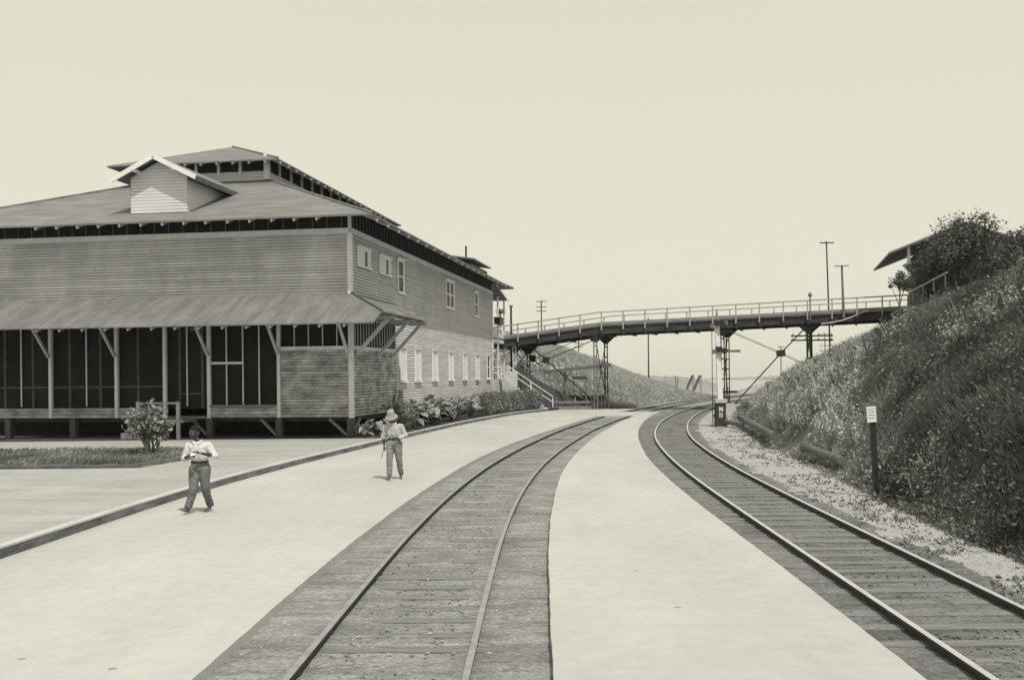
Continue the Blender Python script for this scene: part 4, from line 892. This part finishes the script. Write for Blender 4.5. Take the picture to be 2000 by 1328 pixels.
for px, py, Y, r, lab in [(1838, 500, 50, 1.35, 'dense dark tree hiding the front of the hilltop house'), (1812, 545, 51, .85, 'low dark shrub tree below the hilltop house'), (1868, 462, 48, 1.3, 'ragged dark tree rising above the ridge of the hilltop house'), (1905, 470, 47, 1.6, 'tall dark tree at the far right edge of the hill'), (1985, 500, 44, 1.5, 'broad dark tree cut by the right edge of view')]:
    b_ = at_hill(px, Y); c_ = at(px, py, Y)-b_; H = max(c_.z, 1.2)
    tree(b_, H, [((0, 0, H), (r, r, r*.75)), ((-.7*r, 0, H-.45*r), (r*.6, r*.6, r*.5)), ((.7*r, .2, H-.4*r), (r*.65, r*.6, r*.5)), ((.1*r, -.4*r, H-.7*r), (r*.7, r*.6, r*.5)), ((.2*r, 0, H+.5*r), (r*.5, r*.5, r*.45))], 750, lab, size=.085)
for px, Y, lab in [(1752, 59, 'added dark bush standing for bank shade at the right end of the bridge'), (1772, 56, 'added dark bush standing for bank shade below the small round tree'), (1790, 53, 'added dark bush standing for bank shade beside the timber path rail')]:  # bushes added as a dark mass for the bank's shaded overhang
    b_ = at_hill(px, Y); tree(b_, .7, [((0, 0, .35), (.9, .8, .55)), ((-.5, -.3, .05), (.6, .6, .5)), ((.6, -.2, .2), (.6, .6, .5))], 900, lab, 'bush', .075, 'bush', .05, 'bushes added for bank shade at the bridge end')
fr_ = empty('path_rail', (0, 0, 0)); tag(fr_, 'pale timber handrail along the path below the hilltop trees', 'handrail')
A_, B__ = at(1780, 569, 50), at(1850, 532, 44); MB().beam(A_, B__, .05, .06).build('rail', M['rail_wood'], fr_)
for t in (.05, .35, .65, .95): c = A_.lerp(B__, t); MB().tube(c-Vector((0, 0, .6)), c, .025).build('post', M['mid_wood'], fr_)

# ================================================================ planting by the building
def heart(mb_, base, tip, nrm, wd, fold=.15):
    base, tip, nrm = Vector(base), Vector(tip), Vector(nrm).normalized(); d = tip-base; s = d.cross(nrm).normalized()*wd
    prof = [(-.18, .28), (-.05, .46), (.2, .5), (.5, .38), (.8, .16), (1, 0)]
    mid = [base, base+d*.25+nrm*(-.03), base+d*.55-nrm*.02, base+d*.85-nrm*.08*d.length, tip-nrm*.16*d.length]
    L = [base+d*u+s*v+nrm*(fold*v*d.length-.12*u*u*d.length) for u, v in prof]; R = [base+d*u-s*v+nrm*(fold*v*d.length-.12*u*u*d.length) for u, v in prof]
    L[-1] = R[-1] = mid[-1]; vs = [mid[0], mid[1], mid[2], mid[3], mid[4]]+L[:5]+R[:5]
    mb_.add(vs, [(0, 1, 6, 5), (1, 7, 6), (1, 2, 8, 7), (2, 3, 9, 8), (3, 4, 9), (0, 10, 11, 1), (1, 11, 12), (1, 12, 13, 2), (2, 13, 14, 3), (3, 14, 4)])
def big_leaf_plant(loc, n, h, ls, label, seed):
    r = random.Random(seed); o = empty('broad_leaf_plant', loc); mb = MB(); st = MB(); tn_ = []
    for i in range(n):
        a = r.uniform(0, 6.28); rad = r.uniform(.1, .55)*h; hh = h*r.uniform(.35, 1.0); b = Vector((math.cos(a)*rad, math.sin(a)*rad, hh)); d = Vector((math.cos(a), math.sin(a), r.uniform(-.9, .5))).normalized()*ls*r.uniform(.7, 1.3)
        k0 = len(mb.v); heart(mb, b, b+d, (math.cos(a)*.4+r.uniform(-.4, .4), math.sin(a)*.4+r.uniform(-.5, .1), 1), ls*r.uniform(.75, 1.0)); tn_ += [r.uniform(.55, 1.6)]*(len(mb.v)-k0)
        st.path([(r.uniform(-.04, .04), r.uniform(-.04, .04), 0), (b.x*.4, b.y*.4, hh*.6), b], [.018, .014, .01], 5)
    ob = mb.build('leaves', M['leaf_big'], o); at_ = ob.data.attributes.new('tone', 'FLOAT', 'POINT'); at_.data.foreach_set('value', tn_)
    st.build('stalks', M['leaf_bed_stem'], o); tag(o, label, 'plant', 'broad-leaved plants in the bed beside the building')
M['leaf_bed_stem'] = mat('green stalks', .12, .7, .2, 5.)
W = [('tiny broad-leaved plant by the corner post of the building', 37.6, .9, .45, .22), ('low broad-leaved plant just left of the man in the hat', 38.8, .8, .55, .28), ('low plant with drooping leaves just right of the man in the hat', 41.5, .55, .55, .3),
     ('sprawling broad-leaved plant with pale leaves at the curb, left of the tall ones', 43.4, .6, .75, .36), ('tall upright big-leaved plant against the siding', 45.2, 1.0, 1.05, .42), ('big-leaved plant with the lightest leaves in mid bed', 47.0, .65, .95, .45),
     ('tall pointed big-leaved plant under the third low window', 48.8, 1.0, 1.15, .45), ('wide big-leaved plant leaning over the curb', 50.6, .6, 1.0, .45), ('big-leaved plant beneath the fourth low window', 52.2, .9, 1.05, .42),
     ('small-leaved clump before the hedge begins', 54.0, .6, .85, .3), ('rounded broad-leaved plant touching the left end of the hedge', 55.6, .9, 1.0, .3)]
for i, (lab, y, off, h, ls) in enumerate(W): big_leaf_plant((float(CU(y))-.25-off, y, .15), 24+(i % 3)*5, h*1.25, ls*1.05, lab, 40+i)
def shrub(loc, blobs, n, size, label, name='shrub', mt='leaf_bed', stems=5, seed=1, group=None, flowers=0):
    rng = np.random.default_rng(seed); r = random.Random(seed); o = empty(name, loc); parts = [leaves(int(n*b[1][0]*b[1][2]), b[0], b[1], size, rng, shell=.2) for b in blobs]
    V, Q, T = joinq(parts); npmesh('foliage', V, Q, M[mt], o, False, T); mb = MB()
    for i in range(stems): c = Vector(blobs[i % len(blobs)][0]); a = Vector((r.uniform(-.15, .15), r.uniform(-.15, .15), -.05)); mb.path([a, a.lerp(c, .5)+Vector((r.uniform(-.08, .08), 0, 0)), c], [.03, .022, .012], 6)
    mb.build('stems', M['bark'], o)
    if flowers:
        V, Q, T = joinq([leaves(flowers, b[0], [q*1.02 for q in b[1]], .07, rng, shell=.92, aspect=.7) for b in blobs]); npmesh('pale_leaves', V, Q, M['leaf_big'], o, False, T*1.15)
    return tag(o, label, 'bush', group)
x_ = float(CU(40.6)); shrub((x_-.75, 40.6, .15), [((0, 0, 1.35), (.42, .4, .45)), ((-.45, .1, 1.15), (.28, .3, .25)), ((.2, 0, .85), (.5, .4, .45)), ((.45, .3, .5), (.5, .4, .35)), ((.15, .2, 1.75), (.25, .25, .2))], 900, .075, 'tall leafy shrub behind the man in the hat', seed=4)
hb = [((float(CU(y))-.75, y, .15)) for y in (56.8, 58.6, 60.4, 62.2, 64.0, 65.8, 67.2)]
hl = ['leftmost', 'second', 'third', 'fourth', 'fifth', 'sixth', 'rightmost']
for i, p in enumerate(hb):
    shrub(p, [((0, 0, .8), (.75, 1.0, .6)), ((.1, .5, 1.1), (.5, .6, .38)), ((-.3, -.4, 1.05), (.45, .5, .42)), ((.2, .2, .4), (.62, .9, .4))], 1700, .05, hl[i]+' rounded bush of the hedge before the stairs', 'hedge_bush', seed=60+i, group='bushes of the hedge in front of the stairs', flowers=25)
p = gp(303, 892, .2); shrub(p+Vector((-.1, 0, 0)), [((-.05, 0, 1.32), (.45, .45, .33)), ((-.45, .05, 1.1), (.4, .4, .33)), ((.32, 0, 1.0), (.26, .35, .26)), ((-.15, 0, .8), (.5, .45, .22)), ((.25, .1, .62), (.2, .3, .14))], 620, .085, 'bushy shrub with pale leaves left of the walking man', seed=8, stems=14, flowers=55)
shrub((-2.55, 68.6, .3), [((0, 0, 1.6), (.3, .3, .35)), ((.2, 0, 1.2), (.35, .3, .3))], 1000, .09, 'spiky plant growing beside the cement stairs', seed=12, mt='leaf_bed')
# planted bed with its own curb at the left
bd = strip('flower_bed', lambda y: -30+0*y, lambda y: np.interp(y, [25.4, 27.2, 29.5, 31.2], [-10.9, -10.55, -10.15, -10.9]), 25.4, 31.2, .235, .3, M['earth']); tag(bd, 'weedy planting bed at the left of the driveway', kind='structure')
cb_ = strip('bed_curb', lambda y: np.interp(y, [25.4, 27.2, 29.5, 31.2], [-10.9, -10.55, -10.15, -10.9]), lambda y: np.interp(y, [25.4, 27.2, 29.5, 31.2], [-10.78, -10.43, -10.03, -10.78]), 25.4, 31.2, .27, .3, M['curbface']); tag(cb_, 'low dark curb edging the planting bed at the left', 'curb')
rg2 = np.random.default_rng(77); Pq = np.c_[-10.6-rg2.uniform(0, 1, 3500)*16, 25.7+rg2.uniform(0, 1, 3500)*5.2, np.full(3500, .235)]
V, Q, T = blades(Pq, np.full(3500, .15), rg2, 5, .014, .8); tag(npmesh('grass', V, Q, M['leaf'], None, False, T), 'short grass in the bed at the left of the driveway', kind='stuff')
# porch landing with its handrail, left of the doorway
pl = empty('porch_steps', C0-Vector((0, 0, .17)), BR); tag(pl, 'small timber landing and handrail before the dark porch', 'steps')
MB().box((-8.4, -1.6, .80), (-6.55, -.15, .92)).build('landing', M['mid_wood'], pl)
for x in (-6.6, -8.3):
    MB().box((x-.06, -1.6, .16), (x+.06, -1.48, 1.65)).build('post', M['mid_wood'], pl)
MB().box((-8.3, -1.57, 1.55), (-6.66, -1.5, 1.62)).build('handrail', M['mid_wood'], pl)
for i in range(3): MB().box((-8.25-.28*(i+1), -1.5, .16), (-8.25-.28*i-.03, -.3, .80-.2*i)).build('step', M['mid_wood'], pl)

# ================================================================ people
def skin_mesh(nodes, edges, sub=2, name='tmp'):
    """nodes: list of (x,y,z,r); first is the root; returns an evaluated mesh"""
    me = bpy.data.meshes.new(name); me.from_pydata([n[:3] for n in nodes], edges, []); o = bpy.data.objects.new(name, me); COL.objects.link(o)
    o.modifiers.new('s', 'SKIN'); sv = me.skin_vertices[0].data
    for i, n in enumerate(nodes): r = n[3] if not isinstance(n[3], tuple) else None; sv[i].radius = (n[3], n[3]) if r is not None else n[3]; sv[i].use_root = (i == 0)
    m = o.modifiers.new('u', 'SUBSURF'); m.levels = m.render_levels = sub
    dg = bpy.context.evaluated_depsgraph_get(); ev = o.evaluated_get(dg); out_ = bpy.data.meshes.new_from_object(ev); bpy.data.objects.remove(o); return out_
def fuse(meshes, vox, name, mt, parent, noise=0, seed=0, smooth_it=2):
    V, Fc, k = [], [], 0
    for me in meshes:
        V += [v.co[:] for v in me.vertices]; Fc += [tuple(i+k for i in p.vertices) for p in me.polygons]; k = len(V)
    me = bpy.data.meshes.new(name); me.from_pydata(V, [], Fc); o = bpy.data.objects.new(name, me); COL.objects.link(o)
    r = o.modifiers.new('r', 'REMESH'); r.mode = 'VOXEL'; r.voxel_size = vox; s = o.modifiers.new('s', 'SMOOTH'); s.iterations = smooth_it; s.factor = .5
    dg = bpy.context.evaluated_depsgraph_get(); out_ = bpy.data.meshes.new_from_object(o.evaluated_get(dg)); bpy.data.objects.remove(o)
    if noise:
        n = len(out_.vertices); co = np.empty(n*3, 'f'); out_.vertices.foreach_get('co', co); co = co.reshape(-1, 3); nr = np.empty(n*3, 'f'); out_.vertices.foreach_get('normal', nr); nr = nr.reshape(-1, 3)
        f1 = fbm(co[:, 0]*3+co[:, 1], co[:, 2]*1.4+co[:, 0]*2, 9, seed); f2 = 1-2*np.abs(fbm(co[:, 0]*2-co[:, 1], co[:, 2]*2.2+co[:, 0]*1.3, 14, seed+1))
        co += nr*(noise*(f1+.7*f2))[:, None]; out_.vertices.foreach_set('co', co.ravel())
    out_.name = name; out_.materials.clear(); out_.materials.append(mt); out_.polygons.foreach_set('use_smooth', [True]*len(out_.polygons)); out_.update(); return link(out_, name, parent)
def blobs(chains):
    """swept ellipsoids: each chain is a list of (point, (rx, ry)) joined by interpolation"""
    bm = bmesh.new()
    for ch in chains:
        for (p, a), (q, b) in zip(ch[:-1], ch[1:]):
            p, q = Vector(p), Vector(q); a = a if isinstance(a, tuple) else (a, a); b = b if isinstance(b, tuple) else (b, b); n = max(3, int((q-p).length/.022))
            for i in range(n+1):
                t = i/n; c = p.lerp(q, t); rx = a[0]+(b[0]-a[0])*t; ry = a[1]+(b[1]-a[1])*t; e = bmesh.ops.create_icosphere(bm, subdivisions=3, radius=1)
                for v in e['verts']: v.co = Vector((c.x+v.co.x*rx, c.y+v.co.y*ry, c.z+v.co.z*min(rx, ry)*.8))
    me = bpy.data.meshes.new('b'); bm.to_mesh(me); bm.free(); return me
def head_mesh(c, yaw, pitch, s=1.0, roll=0):
    me = bpy.data.meshes.new('h'); bm = bmesh.new(); bmesh.ops.create_uvsphere(bm, u_segments=40, v_segments=32, radius=1)
    R_ = Matrix.Rotation(yaw, 3, 'Z') @ Matrix.Rotation(pitch, 3, 'X') @ Matrix.Rotation(roll, 3, 'Y')
    for v in bm.verts:
        x, y, z = v.co; g = lambda cx, cz, sx, sz: math.exp(-((x-cx)/sx)**2-((z-cz)/sz)**2); front_ = max(0, -y)
        X = .074*x*(1-.30*max(0, -z)**1.6); Y_ = .094*y; Z = .116*z
        if z < 0: Y_ *= 1-.12*abs(z) if y > 0 else 1
        if front_ > 0:
            Y_ -= .026*g(0, -.10, .13, .20)*front_; Y_ -= .010*g(0, .12, .09, .18); Y_ += .012*(g(.36, .04, .18, .12)+g(-.36, .04, .18, .12)); Y_ -= .007*(g(.33, .24, .28, .08)+g(-.33, .24, .28, .08))
            Y_ -= .010*g(0, -.40, .26, .06); Y_ -= .009*g(0, -.52, .22, .06); Y_ += .006*g(0, -.46, .25, .025); Y_ -= .012*g(0, -.80, .3, .16)
        if y > .1 and z < -.35: Y_ *= .80
        v.co = Vector(c)+R_ @ (Vector((X, Y_, Z))*s)
    for sg in (-1, 1):
        e = bmesh.ops.create_icosphere(bm, subdivisions=2, radius=1)
        for v in e['verts']: v.co = Vector(c)+R_ @ (Vector((sg*.076+v.co.x*.012, .012+v.co.y*.020, -.004+v.co.z*.032))*s)
    bm.to_mesh(me); bm.free(); return me, R_
def hand_nodes(w_, fwd, up, side, curl=.5):
    """palm and five bent fingers; w_ wrist, fwd towards the knuckles, side towards the thumb; returns meshes"""
    w_, fwd, up, side = [Vector(q).normalized() if i else Vector(q) for i, q in enumerate((w_, fwd, up, side))]; out_ = []
    out_.append(skin_mesh([(*w_, .024), (*(w_+fwd*.045), (.040, .018)), (*(w_+fwd*.088), (.042, .016))], [(0, 1), (1, 2)], 2))
    for i, (off, L) in enumerate(((.030, .070), (.011, .078), (-.010, .073), (-.030, .056))):
        a = w_+fwd*.080+side*off; d = fwd.copy(); nd = [(*a, .0095)]; p = a
        for j, l in enumerate((.45, .32, .25)): d = (d-up*curl*(.5+.3*j)).normalized(); p = p+d*L*l; nd.append((*p, (.0095, .0085, .0075)[j]))
        out_.append(skin_mesh(nd, [(0, 1), (1, 2), (2, 3)], 1))
    a = w_+fwd*.025+side*.022; p1 = a+(side*.7+fwd*.6-up*.2).normalized()*.035; p2 = p1+(fwd*.9+side*.15-up*.35).normalized()*.03; p3 = p2+(fwd-up*.5-side*.1).normalized()*.024
    out_.append(skin_mesh([(*a, .014), (*p1, .011), (*p2, .010), (*p3, .0085)], [(0, 1), (1, 2), (2, 3)], 1)); return out_
def person(loc, rz, J, label, kind, hat=False):
    o = empty('person', loc, rz, label, 'person', None); V = lambda k: Vector(J[k])
    pel = V('pelvis'); chest = V('chest'); nk = V('neck'); nodes = [(*pel, (.115, .095)), (*pel.lerp(chest, .5), (.115, .085)), (*chest, (.135, .095)), (*nk, .055), (*(nk+(V('head')-nk)*.45), .052)]; edges = [(0, 1), (1, 2), (2, 3), (3, 4)]
    def limb(root, pts):
        k = root
        for p, r in pts: nodes.append((*p, r)); edges.append((k, len(nodes)-1)); k = len(nodes)-1
    for s in 'LR':
        limb(2, [(V('sh'+s), .055), (V('sh'+s).lerp(V('el'+s), .5), .046), (V('el'+s), .038), (V('el'+s).lerp(V('wr'+s), .4), .037), (V('wr'+s), .024)])
        limb(0, [(V('hip'+s), .082), (V('hip'+s).lerp(V('kn'+s), .5), .072), (V('kn'+s), .052), (V('kn'+s).lerp(V('an'+s), .35), .052), (V('an'+s), .036)])
    hm, R_ = head_mesh(J['head'], J.get('yaw', 0), J.get('pitch', 0), J.get('hs', 1.0), J.get('roll', 0)); parts = [skin_mesh(nodes, edges), hm]
    for s in 'LR': parts += hand_nodes(J['wr'+s], *J['hand'+s])
    fuse(parts, .0065, 'body', M['skin'], o)
    # shirt: loose torso, bloused over the belt, and loose sleeves
    ch = [[(pel+Vector((0, 0, .13)), (.150, .120)), (pel+Vector((0, 0, .19)), (.178, .145)), (pel.lerp(chest, .75), (.178, .140)), (chest+Vector((0, 0, .05)), (.170, .118)), (nk-Vector((0, 0, .06)), (.105, .085)), (nk-Vector((0, 0, .02)), (.068, .068))],
          [(V('shL'), .074), (nk-Vector((0, 0, .08)), (.085, .080)), (V('shR'), .074)]]
    for s in 'LR':
        cut = J.get('cuff'+s, .35); c1 = [(chest.lerp(V('sh'+s), .7), .09), (V('sh'+s), .078), (V('sh'+s).lerp(V('el'+s), .5), .070), (V('el'+s), .066)]
        if cut > 0: c1.append((V('el'+s).lerp(V('wr'+s), cut), .056))
        ch.append(c1)
    fuse([blobs(ch)], .009, 'shirt', M['shirt2' if kind == 2 else 'shirt'], o, .010, kind, 4)
    c_ = MB(); hd = (V('head')-nk).normalized()
    for sg in (-1, 1): c_.add([nk+Vector((sg*.01, -.085, -.02)), nk+Vector((sg*.075, -.05, .035)), nk+Vector((sg*.085, .0, .045)), nk+Vector((sg*.10, -.05, .0)), nk+Vector((sg*.05, -.10, -.05))], [(0, 1, 2, 3, 4)])
    cl = c_.build('collar', M['shirt'], o); cl.modifiers.new('t', 'SOLIDIFY').thickness = .008
    ch = [[(pel+Vector((0, 0, .08)), (.152, .118)), (pel-Vector((0, 0, .03)), (.178, .135))]]
    for s in 'LR': ch.append([(V('hip'+s)-Vector((0, 0, .0)), (.115, .118)), (V('hip'+s).lerp(V('kn'+s), .5), (.095, .104)), (V('kn'+s), .079), (V('kn'+s).lerp(V('an'+s), .5), (.070, .078)), (V('an'+s)+Vector((0, 0, .035)), (.068, .078))])
    fuse([blobs(ch)], .009, 'trousers', M['trouser2' if kind == 2 else 'trouser'], o, .008, kind+5, 4)
    MB().lathe(pel+Vector((0, 0, .085)), [(.160, -.02), (.166, -.01), (.166, .015), (.160, .02)], 24).build('belt', M['black'], o).scale = (1, .82, 1)
    for s in 'LR':
        a = V('an'+s); t = Vector(J['toe'+s]); d = (t-a); d.z = 0; d.normalize(); z0 = J.get('fz'+s, 0)
        sm_ = skin_mesh([(*(a-d*.03+Vector((0, 0, -.035))), .040), (*(a+d*.05+Vector((0, 0, -.04))), (.040, .036)), (*(a+d*.12+Vector((0, 0, J.get('lift'+s, 0)-.052))), (.044, .028)), (*(a+d*.19+Vector((0, 0, J.get('lift'+s, 0)*1.5-.058))), (.036, .020)), (*(a+Vector((0, 0, .03))), .042)], [(0, 1), (1, 2), (2, 3), (0, 4)])
        fuse([sm_], .006, 'shoe', M['shoe'], o)
    H = V('head'); S = J.get('hs', 1.0)
    if hat:
        prof = [(.150, -.012), (.155, -.004), (.150, .004), (.100, .030), (.095, .050), (.085, .115), (.072, .150), (.04, .165), (.006, .160)]
        mb = MB(); vs = []; n = 28
        for r, z in prof:
            for i in range(n):
                t = 2*math.pi*i/n; dr = (1+.06*math.sin(3*t+1)) if r > .12 else 1; dz = (-.03+.016*math.sin(2*t+.6)) if r > .12 else (.012*math.sin(2*t) if z > .12 else 0)
                vs.append(H+R_ @ Vector((r*dr*math.cos(t), r*dr*1.05*math.sin(t)+.0, z+dz+.055)))
        mb.add(vs, [(k*n+i, k*n+(i+1) % n, (k+1)*n+(i+1) % n, (k+1)*n+i) for k in range(len(prof)-1) for i in range(n)]+[tuple(range((len(prof)-1)*n, len(prof)*n))])
        mb.build('hat', M['hat'], o, smooth=True)
    else:
        bm = bmesh.new(); bmesh.ops.create_uvsphere(bm, u_segments=32, v_segments=24, radius=1)
        bmesh.ops.delete(bm, geom=[v for v in bm.verts if v.co.z < .42-.75*max(0, v.co.y)+.12*max(0, -v.co.y)], context='VERTS')
        for v in bm.verts: v.co = H+R_ @ (Vector((v.co.x*.0765, v.co.y*.0965+.002, v.co.z*.1185))*S)
        me = bpy.data.meshes.new('hair'); bm.to_mesh(me); bm.free(); me.materials.append(M['hair']); h_ = link(me, 'hair', o); h_.modifiers.new('t', 'SOLIDIFY').thickness = -.012
    for sg in (-1, 1):
        bm = bmesh.new(); bmesh.ops.create_icosphere(bm, subdivisions=2, radius=.0115); me = bpy.data.meshes.new('eye'); bm.to_mesh(me); bm.free(); me.materials.append(M['eye']); e = link(me, 'eye', o); e.location = H+R_ @ (Vector((sg*.028, -.077, .004))*S)
        MB().cbox(H+R_ @ (Vector((sg*.028, -.0885, .004))*S), (.009, .004, .009)).build('pupil', M['black'], e, loc=-e.location)
    return o
p1 = gp(386, 1001); J1 = dict(pelvis=(.05, .0, .88), chest=(.035, -.01, 1.17), neck=(.02, -.01, 1.345), head=(-.035, -.03, 1.515), yaw=-.35, pitch=.10, roll=.08, hs=1.12,
    shL=(-.135, .0, 1.28), elL=(-.215, -.06, 1.035), wrL=(-.06, -.27, 1.10), handL=((.75, -.3, .12), (0, -.35, .9), (.2, -.5, .8), .55),
    shR=(.20, .0, 1.275), elR=(.365, -.05, 1.075), wrR=(.155, -.26, 1.15), handR=((-.8, -.2, .05), (0, -.45, .85), (0, -.4, .9), .6), cuffL=.15, cuffR=.12,
    hipL=(-.04, .0, .84), knL=(-.03, -.13, .48), anL=(-.125, -.12, .105), toeL=(-.20, -.35, .05), liftL=.03,
    hipR=(.14, .0, .84), knR=(.155, -.02, .47), anR=(.165, .20, .10), toeR=(.12, 0, .05))
m1 = person(p1, 0, J1, 'bareheaded man in a loose white shirt walking with both hands held at his chest', 1)
sl = MB().add([(0, 0, 0), (.09, .0, .01), (.1, .05, .04), (.01, .05, .05)], [(0, 1, 2, 3)]).build('paper', M['white']); sl.modifiers.new('t', 'SOLIDIFY').thickness = .003; sl.location = p1+Vector((.0, -.37, 1.11)); tag(sl, 'small scrap of white paper held by the bareheaded man', 'paper')
p2 = gp(768, 936); J2 = dict(pelvis=(.035, .0, .92), chest=(.02, -.02, 1.22), neck=(.01, -.035, 1.385), head=(-.02, -.085, 1.525), yaw=-.12, pitch=.42, hs=.98,
    shL=(-.165, -.01, 1.32), elL=(-.235, -.0, 1.05), wrL=(-.205, -.05, .83), handL=((.05, -.1, -1), (-.9, 0, 0), (.2, -.9, -.1), .45),
    shR=(.20, .0, 1.32), elR=(.315, -.0, 1.09), wrR=(.15, -.20, 1.01), handR=((-.85, -.3, .02), (0, -.4, .9), (0, -.5, .8), .5), cuffL=.12, cuffR=.7,
    hipL=(-.05, .0, .88), knL=(-.07, -.09, .49), anL=(-.075, -.10, .105), toeL=(-.10, -.35, .05), liftL=.0,
    hipR=(.12, .0, .88), knR=(.145, .02, .50), anR=(.165, .18, .10), toeR=(.19, 0, .05))
m2 = person(p2, 0, J2, 'man in a pale brimmed hat looking down, walking with a stick', 2, True)
sk = MB().tube((-.205, -.07, .80), (-.275, -.12, .52), .010, .007, 8).build('walking_stick', M['dark_wood']); sk.location = p2; tag(sk, 'thin short stick in the hand of the man in the hat', 'stick')

# ================================================================ haze
HAZE = .00014
hzb = MB().box((-10500, -300, -24), (10500, 5700, 30)).build('haze', None); hm_ = bpy.data.materials.new('haze'); hm_.use_nodes = True; N = hm_.node_tree.nodes
N.remove(N['Principled BSDF']); pv = N.new('ShaderNodeVolumePrincipled'); pv.inputs['Color'].default_value = (1, .99, .97, 1); pv.inputs['Anisotropy'].default_value = -.3; pv.inputs['Density'].default_value = HAZE; hm_.node_tree.links.new(pv.outputs[0], N['Material Output'].inputs['Volume'])
hzb.data.materials.append(hm_); tag(hzb, 'thin pale sea haze', kind='stuff')
